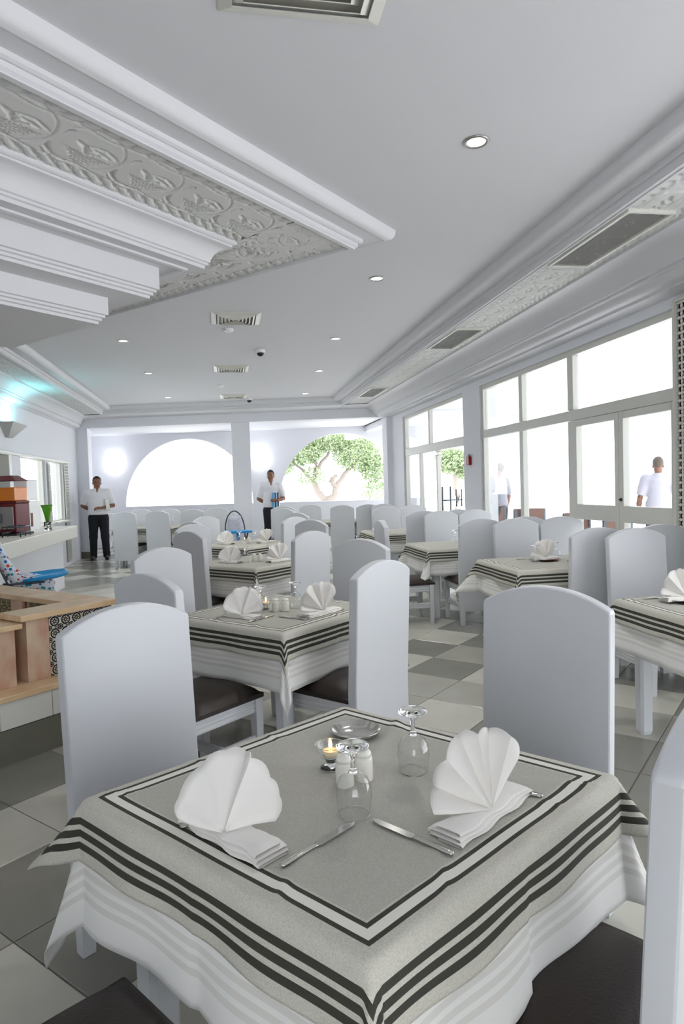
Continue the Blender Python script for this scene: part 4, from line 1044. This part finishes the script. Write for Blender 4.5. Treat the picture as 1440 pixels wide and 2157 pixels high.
t = thing('cup_rack', 'low dark metal rack on the counter under the juice dispenser', 'rack', (-2.50, 8.55, .95))
b = MB()
for yy in (-.2, 0, .2): b.tube([(-.1, yy, 0), (-.1, yy, .12), (.1, yy, .12), (.1, yy, 0)], .008)
for xx in (-.1, .1): b.tube([(xx, -.2, .12), (xx, .2, .12)], .008); b.tube([(xx, -.2, .05), (xx, .2, .05)], .006)
obj('frame', b.mesh('frame', m_darkmetal, smooth=True), t)

# ------------------------------------------------------------------ high chairs (local +x is the front)
def high_chair(name, loc, rot, label, s=1.0):
    t = thing(name, label, 'high chair', loc, rot); t.scale = (s, s, s)
    def slab(pts, w, th, nm, mat, wing=.10):
        P = []
        for x, z in pts: P.append([(x + .03, -w, z + wing), (x + .01, -w * .92, z + .02), (x, -w * .75, z + .003), (x, 0, z - .006), (x, w * .75, z + .003), (x + .01, w * .92, z + .02), (x + .03, w, z + wing)])
        o = obj(nm, MB().grid(P).mesh(nm, mat, smooth=True), t); md = o.modifiers.new('t', 'SOLIDIFY'); md.thickness = th; md.offset = 0
    slab([(-.24, 1.04), (-.215, 1.01), (-.17, .90), (-.12, .77), (-.06, .66), (.0, .62)], .17, .035, 'backrest', m_dots)
    slab([(-.02, .62), (.10, .60), (.22, .57), (.26, .55)], .16, .035, 'seat', m_dots)
    slab([(.25, .56), (.275, .46), (.28, .38)], .13, .025, 'leg_rest', m_dots, .02)
    P = [[(.02, y, z) for y, z in ((-.20, .665), (-.20, .69), (-.19, .672), (0, .666), (.19, .672), (.20, .69), (.20, .665))],
         [(.10, y, z) for y, z in ((-.235, .668), (-.24, .705), (-.22, .68), (0, .672), (.22, .68), (.24, .705), (.235, .668))],
         [(.30, y, z) for y, z in ((-.225, .685), (-.23, .72), (-.21, .697), (0, .69), (.21, .697), (.23, .72), (.225, .685))],
         [(.385, y, z) for y, z in ((-.15, .695), (-.155, .728), (-.14, .712), (0, .71), (.14, .712), (.155, .728), (.15, .695))],
         [(.40, y, z) for y, z in ((-.12, .70), (-.12, .73), (-.11, .73), (0, .73), (.11, .73), (.12, .73), (.12, .70))]]
    o = obj('tray', MB().grid(P).mesh('tray', m_blue, smooth=True), t); md = o.modifiers.new('t', 'SOLIDIFY'); md.thickness = .014
    for s_ in (-1, 1):
        y = s_ * .20
        obj('leg', MB().tube([(-.30, y * 1.2, .013), (-.16, y, .55), (-.10, y, .63)], .012).mesh('leg', m_darkmetal, smooth=True), t)
        obj('leg', MB().tube([(.26, y * 1.2, .013), (.02, y, .50), (-.14, y, .62)], .012).mesh('leg', m_darkmetal, smooth=True), t)
        obj('side_tube', MB().tube([(-.25, y * .86, 1.03), (-.18, y * .9, .86), (-.10, y, .66), (.08, y * .95, .655), (.20, y * .9, .655)], .010).mesh('side_tube', m_darkmetal, smooth=True), t)
        obj('strap', MB().tube([(-.13, y, .62), (.04, y * .9, .56), (.19, y * .7, .50)], .008).mesh('strap', m_darkmetal, smooth=True), t)
    obj('footrest', MB().box(.25, .32, -.14, .14, .37, .385).mesh('footrest', m_darkmetal, bevel=.004), t)
    return t
hc = high_chair('high_chair', (-1.88, 6.45, 0), .30, 'folding high chair with dotted fabric and a bright blue tray behind the tiled planter')
# far high chair with a round hoop
t = thing('high_chair', 'small dark framed high chair with round hoop before the central pillar', 'high chair', (.17, 10.1, 0), -PI / 2 + .1)
b = MB(); hoop = [(-.18 - .05 * math.sin(PI * k / 14), .15 * math.cos(PI * k / 14), .80 + .30 * math.sin(PI * k / 14)) for k in range(15)]
obj('hoop', b.tube([(-.16, .15, .6)] + hoop + [(-.16, -.15, .6)], .011).mesh('hoop', m_darkmetal, smooth=True), t)
P = [[(-.15 - .06 * k / 6, y * (1 - .25 * (k / 6) ** 2), .60 + .42 * k / 6) for y in (-.13, -.07, 0, .07, .13)] for k in range(7)]
o = obj('backrest', MB().grid(P).mesh('backrest', m_fabric, smooth=True), t); md = o.modifiers.new('t', 'SOLIDIFY'); md.thickness = .02
obj('seat', MB().box(-.16, .14, -.14, .14, .55, .59).mesh('seat', m_fabric, bevel=.012), t)
obj('tray', MB().box(.08, .30, -.20, .20, .785, .82).mesh('tray', m_blue, bevel=.012, seg=3), t)
obj('tray_post', MB().box(.15, .19, -.025, .025, .45, .79).mesh('tray_post', m_blue, bevel=.006), t)
for s_ in (-1, 1):
    obj('leg', MB().tube([(-.24, s_ * .20, .012), (-.16, s_ * .155, .6), (.10, s_ * .16, .79)], .012).mesh('leg', m_darkmetal, smooth=True), t)
    obj('leg', MB().tube([(.28, s_ * .20, .012), (.06, s_ * .165, .6), (-.10, s_ * .16, .70)], .012).mesh('leg', m_darkmetal, smooth=True), t)

# ------------------------------------------------------------------ service trolley behind the first waiter
t = thing('service_trolley', 'white service trolley with black wheels behind the waiter with the towel', 'trolley', (-2.42, 16.1, 0), A_B)
for z in (.25, .58, .92): obj('shelf', MB().box(-.24, .24, -.20, .20, z, z + .03).mesh('shelf', m_white, bevel=.005), t)
for sx in (-1, 1):
    for sy in (-1, 1):
        p = obj('leg', MB().tube([(sx * .23, sy * .19, .09), (sx * .23, sy * .19, .98)], .012).mesh('leg', m_brushed, smooth=True), t)
        obj('wheel', MB().prism([(.045 * math.cos(a * PI / 8), .045 * math.sin(a * PI / 8)) for a in range(16)], lambda q, k, sx=sx, sy=sy: (sx * .23 + q[0], sy * .19 + k, .046 + q[1]), -.012, .012).mesh('wheel', m_black), p)
tag(obj('red_crate', MB().box(-.12, .12, -.08, .08, 0, .10).mesh('red_crate', m_red, bevel=.01), None, (-1.95, 15.9, 0), .3), 'small red crate on the floor beside the white trolley', 'crate')
# ------------------------------------------------------------------ people: one continuous surface from a signed distance field
def nets(fn_list, lo, hi, h, k=.02):
    """fn_list: (kind, params, radius...) primitives, smooth union; surface nets mesh"""
    lo = np.array(lo); n = np.ceil((np.array(hi) - lo) / h).astype(int) + 1
    ax = [lo[i] + h * np.arange(n[i]) for i in range(3)]
    D = np.full(n, 1.0, np.float32)
    for pr in fn_list:
        kk = pr.get('k', k); b0, b1 = pr['bb']; m = 3 * kk + 3 * h
        i0 = np.maximum(0, np.floor((b0 - m - lo) / h).astype(int)); i1 = np.minimum(n, np.ceil((b1 + m - lo) / h).astype(int) + 1)
        if (i1 <= i0).any(): continue
        X, Y, Z = np.meshgrid(ax[0][i0[0]:i1[0]], ax[1][i0[1]:i1[1]], ax[2][i0[2]:i1[2]], indexing='ij')
        d = pr['f'](X, Y, Z); s = D[i0[0]:i1[0], i0[1]:i1[1], i0[2]:i1[2]]
        if pr.get('cut'): s[...] = np.maximum(s, -d)
        else:
            e = np.maximum(kk - np.abs(s - d), 0) / kk
            s[...] = np.minimum(s, d) - e * e * kk * .25
    return D, lo, h, n
def to_mesh(name, D, lo, h, mat):
    ins = D < 0
    c = np.zeros(tuple(np.array(D.shape) - 1), np.int8)
    for a in (0, 1):
        for b in (0, 1):
            for d in (0, 1): c += ins[a:a + c.shape[0], b:b + c.shape[1], d:d + c.shape[2]]
    act = (c > 0) & (c < 8); I = np.argwhere(act); idx = -np.ones(act.shape, np.int64); idx[act] = np.arange(len(I))
    P = np.zeros((len(I), 3)); W = np.zeros(len(I)); off = [(a, b, d) for a in (0, 1) for b in (0, 1) for d in (0, 1)]
    for p in off:
        for q in range(3):
            if p[q] == 0:
                r = list(p); r[q] = 1
                a = D[I[:, 0] + p[0], I[:, 1] + p[1], I[:, 2] + p[2]]; b = D[I[:, 0] + r[0], I[:, 1] + r[1], I[:, 2] + r[2]]
                x = (a < 0) != (b < 0); t = np.where(x, a / np.where(x, a - b, 1), 0)
                pt = np.tile(np.array(p, float), (len(I), 1)); pt[:, q] += t
                P[x] += pt[x]; W[x] += 1
    P = lo + h * (I + P / np.maximum(W, 1)[:, None]); F = []
    for q in range(3):
        u, v = [(1, 2), (2, 0), (0, 1)][q]
        s0 = [slice(1, -1)] * 3; s0[q] = slice(0, -1); s1 = list(s0); s1[q] = slice(1, None)
        A = ins[tuple(s0)]; B = ins[tuple(s1)]; E = np.argwhere(A != B)
        if not len(E): continue
        fl = A[A != B]; E = E + np.array([0 if i == q else 1 for i in range(3)])
        def cell(du, dv):
            e = E.copy(); e[:, u] -= du; e[:, v] -= dv; return idx[e[:, 0], e[:, 1], e[:, 2]]
        qd = np.stack([cell(1, 1), cell(0, 1), cell(0, 0), cell(1, 0)], -1)
        qd[~fl] = qd[~fl][:, ::-1]; F.append(qd[(qd >= 0).all(1)])
    F = np.concatenate(F)
    me = bpy.data.meshes.new(name); me.vertices.add(len(P)); me.vertices.foreach_set('co', P.astype(np.float32).ravel())
    me.loops.add(F.size); me.loops.foreach_set('vertex_index', F.astype(np.int32).ravel()); me.polygons.add(len(F))
    me.polygons.foreach_set('loop_start', np.arange(0, F.size, 4, dtype=np.int32)); me.update(calc_edges=True); me.validate()
    me.polygons.foreach_set('use_smooth', [True] * len(me.polygons)); me.materials.append(mat); return me
def cone(a, b, ra, rb, k=None, flat=None, cut=False):
    """round cone a->b; flat=(axis vector, factor) squashes it"""
    a = np.array(a, float); b = np.array(b, float); d = b - a; L2 = max(d @ d, 1e-9)
    def f(X, Y, Z):
        x, y, z = X - a[0], Y - a[1], Z - a[2]
        t = np.clip((x * d[0] + y * d[1] + z * d[2]) / L2, 0, 1)
        x, y, z = x - t * d[0], y - t * d[1], z - t * d[2]
        if flat is not None:
            n, s = flat; w = x * n[0] + y * n[1] + z * n[2]; r = np.sqrt(np.maximum(x * x + y * y + z * z + w * w * (1 / (s * s) - 1), 1e-12))
        else: r = np.sqrt(x * x + y * y + z * z)
        return (r - (ra + (rb - ra) * t)) * (1 if flat is None else .8)
    R = max(ra, rb); p = dict(f=f, bb=(np.minimum(a, b) - R, np.maximum(a, b) + R), cut=cut)
    if k: p['k'] = k
    return p
def ell(c, r, k=None, cut=False):
    c = np.array(c, float); r = np.array(r, float)
    def f(X, Y, Z):
        q = np.sqrt(((X - c[0]) / r[0]) ** 2 + ((Y - c[1]) / r[1]) ** 2 + ((Z - c[2]) / r[2]) ** 2); return (q - 1) * r.min()
    p = dict(f=f, bb=(c - r, c + r), cut=cut)
    if k: p['k'] = k
    return p
def lerp(a, b, t): return tuple(a[i] + (b[i] - a[i]) * t for i in range(3))
def hand(prims, wrist, dirv, palm_n, side, curl):
    """palm and five fingers; dirv = along the hand, palm_n = palm normal, side = towards the thumb"""
    w = np.array(wrist, float); d = np.array(dirv, float); d /= np.linalg.norm(d)
    n = np.array(palm_n, float); n -= d * (n @ d); n /= np.linalg.norm(n); s = np.cross(d, n); s = s if s @ np.array(side, float) > 0 else -s
    prims.append(cone(w, w + d * .085, .026, .033, .012, (n, .5)))
    for i, (o, L) in enumerate(((.027, .072), (.009, .080), (-.009, .075), (-.026, .058))):
        p = w + d * .088 + s * o
        for j, f in enumerate((.42, .33, .25)):
            a = curl * (j + .5) * .9; q = p + (d * math.cos(a) + n * math.sin(a)) * L * f
            prims.append(cone(p, q, .0092 - .0008 * j, .0086 - .0008 * j, .004)); p = q
    p = w + d * .025 + s * .028; q = p + (d * .6 + s * .75 + n * .25) * .04; r = q + (d * .85 + s * .3 + n * .4) * .034
    prims.append(cone(p, q, .013, .011, .008)); prims.append(cone(q, r, .0105, .009, .004))
def person(name, label, loc, rot, height, arms, skin, hairmat, stance=.11, head_turn=0.0, stout=1.0, shirt_mat=None):
    """local: faces -y; the person's own left hand is on +x. arms = {'L': (elbow, wrist, hand_dir, palm, thumb, curl), 'R': ...}"""
    t = thing(name, label, 'person', loc, rot); sc = height / 1.80; t.scale = (sc * stout, sc * (1 + (stout - 1) * .6), sc)
    HZ = 1.655; sh = {1: (.185, .0, 1.455), -1: (-.185, .0, 1.455)}; body = []
    ct, st = math.cos(head_turn), math.sin(head_turn)
    def hp(x, y, z): return (x * ct - y * st, x * st + y * ct + .005, z)
    # torso
    body += [ell((0, .005, 1.30), (.155, .105, .19), .06), ell((0, .0, 1.40), (.175, .095, .09), .06), ell((0, 0, 1.12), (.140, .105, .15), .06), ell((0, .01, .97), (.160, .115, .13), .06)]
    body += [cone((0, .012, 1.46), hp(0, .012, 1.60), .060, .054, .03), ell((0, .008, 1.475), (.11, .065, .05), .05)]
    # head
    body += [ell(hp(0, .012, HZ + .045), (.074, .094, .100), .02), ell(hp(0, -.022, HZ - .035), (.058, .066, .075), .03), ell(hp(0, -.062, HZ - .085), (.028, .022, .022), .025)]
    body += [cone(hp(0, -.086, HZ + .018), hp(0, -.108, HZ - .024), .009, .015, .012), ell(hp(0, -.083, HZ + .036), (.052, .014, .010), .012)]
    for s in (-1, 1):
        body += [ell(hp(s * .076, .012, HZ), (.010, .020, .032), .008), ell(hp(s * .031, -.088, HZ + .012), (.017, .010, .010), .006, cut=True), ell(hp(s * .042, -.064, HZ - .02), (.022, .018, .018), .02)]
    body += [ell(hp(0, -.088, HZ - .052), (.026, .010, .006), .006), ell(hp(0, -.084, HZ - .064), (.021, .010, .007), .006)]
    shirt = [ell((0, .005, 1.29), (.172, .122, .20), .07), ell((0, .0, 1.415), (.205, .115, .09), .06), ell((0, 0, 1.13), (.168, .128, .16), .08), ell((0, .008, 1.02), (.180, .135, .13), .07),
             cone((0, .010, 1.465), (0, .012, 1.505), .084, .072, .03), ell((0, .008, 1.475), (.135, .085, .062), .05)]
    for s, key in ((1, 'L'), (-1, 'R')):
        el, wr, hd, pn, th, cu_ = arms[key]
        body += [cone(sh[s], el, .050, .039, .03), cone(el, lerp(el, wr, .35), .040, .041, .02), cone(lerp(el, wr, .35), wr, .041, .026, .02)]
        hand(body, wr, hd, pn, th, cu_)
        shirt += [cone((sh[s][0], sh[s][1], sh[s][2] + .006), lerp(sh[s], el, .5), .074, .072, .06), cone(lerp(sh[s], el, .5), lerp(sh[s], el, .86), .072, .070, .03)]
        hip, kn, an = (s * .092, .01, .93), (s * (stance * .5 + .048), -.012, .50), (s * stance, .025, .085)
        body += [cone(hip, kn, .088, .056, .03), cone(kn, lerp(kn, an, .3), .055, .056, .02), cone(lerp(kn, an, .3), an, .056, .036, .02), cone(an, (an[0] + s * .02, -.13, .03), .034, .028, .02)]
    D, lo, h, n = nets(body, (-.62, -.5, -.02), (.62, .42, 1.86), .0085)
    obj('body', to_mesh('body', D, lo, h, skin), t)
    D, lo, h, n = nets(shirt, (-.5, -.36, .86), (.5, .36, 1.56), .011)
    z = lo[2] + h * np.arange(n[2]); D = np.maximum(D, (.955 - z)[None, None, :])
    cut = cone((0, -.075, 1.56), (0, -.10, 1.46), .046, .012)
    X, Y, Z = np.meshgrid(*[lo[i] + h * np.arange(n[i]) for i in range(3)], indexing='ij'); D = np.maximum(D, -cut['f'](X, Y, Z))
    # sleeve openings: cut flat across the upper arm
    for s, key in ((1, 'L'), (-1, 'R')):
        el = arms[key][0]; p = np.array(lerp(sh[s], el, .86)); d = np.array(el) - np.array(sh[s]); d /= np.linalg.norm(d)
        q = (X - p[0]) * d[0] + (Y - p[1]) * d[1] + (Z - p[2]) * d[2]; r = np.sqrt((X - p[0]) ** 2 + (Y - p[1]) ** 2 + (Z - p[2]) ** 2)
        D = np.where(r < .13, np.maximum(D, q), D)
    so = obj('shirt', to_mesh('shirt', D.astype(np.float32), lo, h, shirt_mat or m_shirt), t)
    b = MB()
    for s in (-1, 1): b.add([(s * .012, -.098, 1.452), (s * .070, -.070, 1.500), (s * .074, -.040, 1.520), (s * .050, -.060, 1.530), (s * .02, -.080, 1.490)], [(0, 1, 2, 3, 4)])
    co = obj('collar', b.mesh('collar', shirt_mat or m_shirt, fix=False), so); md = co.modifiers.new('t', 'SOLIDIFY'); md.thickness = .005
    bt = MB()
    for k in range(4): bt.lathe([(0, 0), (.006, .001), (.006, .003), (0, .004)], 8, (0, 0, 0))
    pants = [ell((0, .008, .955), (.168, .125, .10), .05)]
    for s in (-1, 1):
        hip, kn, an = (s * .092, .01, .90), (s * (stance * .5 + .048), -.010, .50), (s * stance, .022, .07)
        pants += [cone(hip, kn, .104, .076, .03), cone(kn, an, .076, .064, .03)]
    D, lo, h, n = nets(pants, (-.4, -.3, .02), (.4, .3, 1.08), .011)
    z = lo[2] + h * np.arange(n[2]); D = np.maximum(D, np.maximum(.05 - z, z - 1.0)[None, None, :])
    po = obj('trousers', to_mesh('trousers', D.astype(np.float32), lo, h, m_trouser), t)
    P = [[(.171 * math.cos(a) * f, .008 + .128 * math.sin(a) * f, z) for z, f in ((.955, 1.0), (.955, 1.03), (.99, 1.03), (.99, 1.0))] for a in [2 * PI * k / 28 for k in range(29)]]
    obj('belt', MB().grid(P).mesh('belt', m_black, smooth=True), po)
    for s in (-1, 1):
        an = (s * stance, .025, .085); sp = [cone((an[0], .05, .045), (an[0] + s * .02, -.16, .036), .045, .040, .02), cone((an[0], .035, .05), (an[0], .03, .09), .045, .046, .02)]
        D, lo, h, n = nets(sp, (an[0] - .14, -.26, -.02), (an[0] + .14, .16, .16), .008)
        z = lo[2] + h * np.arange(n[2]); D = np.maximum(D, (.001 - z)[None, None, :]); obj('shoe', to_mesh('shoe', D.astype(np.float32), lo, h, m_shoe), t)
    hair = [ell(hp(0, .022, HZ + .058), (.081, .097, .098), .02)]
    D, lo, h, n = nets(hair, (-.14, -.14, 1.55), (.14, .16, 1.86), .007)
    X, Y, Z = np.meshgrid(*[lo[i] + h * np.arange(n[i]) for i in range(3)], indexing='ij')
    yl = -X * st + (Y - .005) * ct                                         # depth in the head's own frame
    face = np.minimum(-.035 - yl, HZ + .095 - Z) ; D = np.maximum(D, face); D = np.maximum(D, np.minimum(.02 - yl, HZ + .005 - Z)); D = np.maximum(D, HZ - .045 - Z)
    obj('hair', to_mesh('hair', D.astype(np.float32), lo, h, hairmat), t)
    for s in (-1, 1):
        e = obj('eye', MB().lathe([(0, -.008), (.0056, -.0056), (.008, 0), (.0056, .0056), (0, .008)], 12).mesh('eye', m_eyew, smooth=True), t, hp(s * .031, -.0735, HZ + .012))
        obj('iris', MB().lathe([(0, -.0045), (.0045, 0), (0, .0045)], 10).mesh('iris', m_eye, smooth=True), e, (0, -.0062, 0))
        obj('eyebrow', MB().tube([hp(s * .016, -.092, HZ + .034), hp(s * .032, -.093, HZ + .039), hp(s * .048, -.082, HZ + .034)], .0042, 6).mesh('eyebrow', hairmat, smooth=True), t)
    obj('lips', MB().tube([hp(-.022, -.092, HZ - .057), hp(0, -.099, HZ - .056), hp(.022, -.092, HZ - .057)], [.002, .0055, .002], 8).mesh('lips', m_lip, smooth=True), t)
    return t
behind_R = ((-.285, .085, 1.175), (-.13, .185, 1.06), (1, .25, -.1), (0, 1, 0), (0, 0, 1), .5)
w1 = person('person', 'waiter in white short sleeve shirt holding a white towel by the end pillar', (-2.68, 14.85, 0), .10, 1.80,
            {'R': behind_R, 'L': ((.275, .02, 1.165), (.075, -.185, 1.125), (-1, -.12, -.05), (0, .6, -.8), (0, .2, 1), .75)}, m_skin, m_hair, .12, .10, 1.10)
w2 = person('person', 'waiter in white shirt holding a striped menu folder before the olive tree arch', (1.06, 14.95, 0), -.06, 1.84,
            {'R': behind_R, 'L': ((.270, -.01, 1.165), (.130, -.215, 1.130), (-1, -.10, .0), (0, 1, -.15), (0, -.1, 1), .6)}, m_skin, m_hair, .10, -.12)
side = lambda s: ((s * .265, .03, 1.16), (s * .30, -.06, .92), (0, -.1, -1), (-s, 0, 0), (0, -1, 0), .5)
w3 = person('person', 'man in a white shirt seen from behind outside the terrace door', (6.75, 9.3, -.06), PI - .62, 1.80, {'R': ((-.29, .05, 1.17), (-.34, -.12, 1.02), (0, -.8, -.6), (1, 0, 0), (0, -.5, 1), .5), 'L': side(1)}, m_skin, m_greyhair, .11, 0, 1.0, m_greyedshirt)
w4 = person('person', 'pale figure added outside the glazed bay as a waiter reflection by the fire alarm pillar', (5.35, 12.2, -.06), PI + .5, 1.84, {'R': side(-1), 'L': ((.28, .0, 1.17), (.10, -.2, 1.10), (-1, -.1, 0), (0, 1, -.3), (0, 0, 1), .6)}, m_skin, m_greyhair, .11, .2, 1.0, m_reflshirt)  # added figure standing in for a waiter's reflection in the glass
# towel over the first waiter's forearm, menu under the second one's arm
def held(o, root, p, rz=0.0):
    sc = root.scale[0]; x, y = R2(p[0] * sc, p[1] * sc, root.rotation_euler[2]); o.location = (root.location[0] + x, root.location[1] + y, p[2] * sc); o.rotation_euler = (0, 0, root.rotation_euler[2] + rz)
P = []
for i in range(17):
    s = -1 + 2 * i / 16; row = []
    for j in range(9):
        x = .09 * (j / 8 - .5); zf = .048 - abs(s) * 0; ang = s * 3.0
        if abs(s) < .25: y, z = .050 * math.sin(s / .25 * PI / 2), .050 * math.cos(s / .25 * PI / 2)
        else: y, z = .052 * (1 if s > 0 else -1), -(abs(s) - .25) * .27
        row.append((x + .006 * math.sin(s * 5), y + .006 * math.sin(j * 1.9 + s * 3), z))
    P.append(row)
tw = obj('towel', MB().grid(P).mesh('towel', m_napkin, smooth=True)); md = tw.modifiers.new('t', 'SOLIDIFY'); md.thickness = .004
held(tw, w1, (.165, -.095, 1.148), .6); tag(tw, 'white towel hanging over the forearm of the waiter by the end pillar', 'towel')
mn = thing('menu_folder', 'blue and black striped menu folder held by the waiter before the olive tree arch', 'menu')
for k, (mt, x0, x1) in enumerate(((m_blue, -.075, -.035), (m_white, -.035, -.022), (m_black, -.022, .004), (m_blue, .004, .03), (m_white, .03, .04), (m_black, .04, .075))):
    obj('stripe', MB().box(x0, x1, -.008, .008, -.17, .17).mesh('stripe', mt), mn)
held(mn, w2, (.085, -.185, 1.135), .25)

# ------------------------------------------------------------------ trees outside
def tree(name, label, loc, limbs, crown, nleaf, seed, leaf=.06):
    t = thing(name, label, 'tree', loc, 0, group='trees beyond the terrace'); rnd = random.Random(seed)
    b = MB()
    for pts, r0, r1 in limbs:
        m = len(pts); Q = []
        for i in range(m - 1):
            for k in range(4): Q.append(Vector(pts[i]).lerp(Vector(pts[i + 1]), k / 4) + Vector((rnd.uniform(-.03, .03), 0, rnd.uniform(-.03, .03))))
        Q.append(Vector(pts[-1])); b.tube(Q, [r0 + (r1 - r0) * i / (len(Q) - 1) for i in range(len(Q))], 9)
    obj('trunk', b.mesh('trunk', m_bark, smooth=True), t)
    vs = np.empty((nleaf * 4, 3)); k = 0
    cum = []; tot = 0
    for c, r, dens in crown: tot += dens * r[0] * r[2]; cum.append(tot)
    for i in range(nleaf):
        q = rnd.random() * tot; j = next(a for a, x in enumerate(cum) if x >= q); c, r, _ = crown[j]
        while True:
            p = Vector((rnd.uniform(-1, 1), rnd.uniform(-1, 1), rnd.uniform(-1, 1)))
            if .3 < p.length < 1: break
        p = Vector((c[0] + p.x * r[0], c[1] + p.y * r[1], c[2] + p.z * r[2]))
        a = Vector((rnd.gauss(0, 1), rnd.gauss(0, 1), rnd.gauss(0, 1))).normalized(); w_ = a.cross(Vector((rnd.gauss(0, 1), rnd.gauss(0, 1), rnd.gauss(0, 1)))).normalized()
        L = leaf * rnd.uniform(.7, 1.4)
        for d, e in ((-1, 0), (0, .32), (1, 0), (0, -.32)): vs[k] = p + a * (L * d) + w_ * (L * e); k += 1
    me = bpy.data.meshes.new('foliage'); me.from_pydata(vs.tolist(), [], [(4 * i, 4 * i + 1, 4 * i + 2, 4 * i + 3) for i in range(nleaf)]); me.materials.append(m_leaf)
    obj('foliage', me, t, kind='stuff')
tree('olive_tree', 'gnarled olive tree framed by the arch behind the menu waiter', (3.5, 22.5, -.2),
     [([(0, 0, 0), (-.05, 0, .6), (0, 0, 1.15)], .20, .16), ([(0, 0, 1.1), (-.32, 0, 1.45), (-.42, .05, 1.95), (-.30, 0, 2.4), (-.75, .1, 3.0)], .13, .05), ([(0, 0, 1.12), (.28, 0, 1.30), (.36, 0, 1.62), (.70, .05, 2.05), (1.3, .1, 2.6)], .13, .05),
      ([(-.34, 0, 2.2), (.1, .05, 2.7), (.3, 0, 3.2)], .07, .03), ([(.36, 0, 1.6), (.16, 0, 1.85), (.40, 0, 2.0)], .10, .05), ([(-.40, 0, 1.8), (-1.0, .1, 2.4), (-1.4, 0, 2.7)], .06, .02)],
     [((-.8, 0, 2.95), (.85, .8, .60), 1), ((.1, 0, 3.3), (.9, .8, .5), 1), ((1.15, 0, 2.75), (.9, .8, .65), 1), ((-1.5, 0, 2.45), (.45, .5, .4), .8), ((1.7, 0, 2.2), (.5, .5, .5), .8), ((-.5, 0, 2.0), (.5, .5, .35), .35), ((1.9, .0, 1.35), (.7, .5, .5), .35)], 15000, 4)
tree('olive_tree', 'leafy tree top seen through the open sliding terrace door', (7.2, 19.8, -.2), [([(0, 0, 0), (.1, 0, 1.2), (-.05, 0, 2.2)], .13, .05)], [((-.1, 0, 2.30), (.60, .5, .42), 1), ((.4, 0, 2.0), (.45, .45, .32), .7)], 3800, 9)

# ------------------------------------------------------------------ terrace furniture outside
def terrace_table(x, y, rot, label):
    t = thing('terrace_table', label, 'table', (x, y, -.06), rot, group='wooden terrace tables')
    for k in range(6): obj('plank', MB().box(-.45, .45, -.40 + k * .134, -.40 + k * .134 + .126, .72, .75).mesh('plank', m_wood, bevel=.004), t)
    for sx in (-1, 1):
        for sy in (-1, 1): obj('leg', MB().box(sx * .38 - .025, sx * .38 + .025, sy * .34 - .025, sy * .34 + .025, 0, .72).mesh('leg', m_wood), t)
    return t
def terrace_chair(x, y, rot, label):
    t = thing('terrace_chair', label, 'chair', (x, y, -.06), rot, group='wooden terrace chairs')
    obj('seat', MB().box(0, .44, -.22, .22, .43, .46).mesh('seat', m_wood, bevel=.008), t)
    obj('backrest', MB().box(-.03, .0, -.22, .22, .72, 1.02).mesh('backrest', m_wood, bevel=.008), t)
    for sy in (-1, 1):
        obj('leg', MB().box(-.035, .005, sy * .2 - .02, sy * .2 + .02, 0, 1.0).mesh('leg', m_darkmetal), t); obj('leg', MB().box(.39, .43, sy * .2 - .02, sy * .2 + .02, 0, .43).mesh('leg', m_darkmetal), t)
    return t
for k, (x, y, l) in enumerate(((5.0, 9.4, 'before the man outside'), (5.1, 11.2, 'outside the second glazed pane'), (5.2, 7.3, 'low behind the terrace door'))):
    terrace_table(x, y, .1 * k, 'brown slatted terrace table ' + l)
    terrace_chair(x - .1, y - .85, PI / 2 + .1, 'wooden terrace chair on near side of table ' + l); terrace_chair(x + .1, y + .85, -PI / 2, 'wooden terrace chair on far side of table ' + l)
t = thing('menu_stand', 'slim metal stand with two posts and a knobbed crossbar outside the open sliding door', 'stand', (4.30, 12.3, -.06), .2)
for s in (-.09, .09): obj('post', MB().tube([(s, 0, .02), (s, 0, 1.42)], .017).mesh('post', m_darkmetal, smooth=True), t)
obj('crossbar', MB().tube([(-.12, 0, 1.15), (.36, 0, 1.15)], .014).mesh('crossbar', m_darkmetal, smooth=True), t); obj('base', MB().box(-.25, .40, -.18, .18, 0, .025).mesh('base', m_darkmetal, bevel=.005), t)
for x in (.22, .34): obj('hook', MB().tube([(x, 0, 1.36), (x, 0, 1.02)], .012).mesh('hook', m_darkmetal, smooth=True), t)
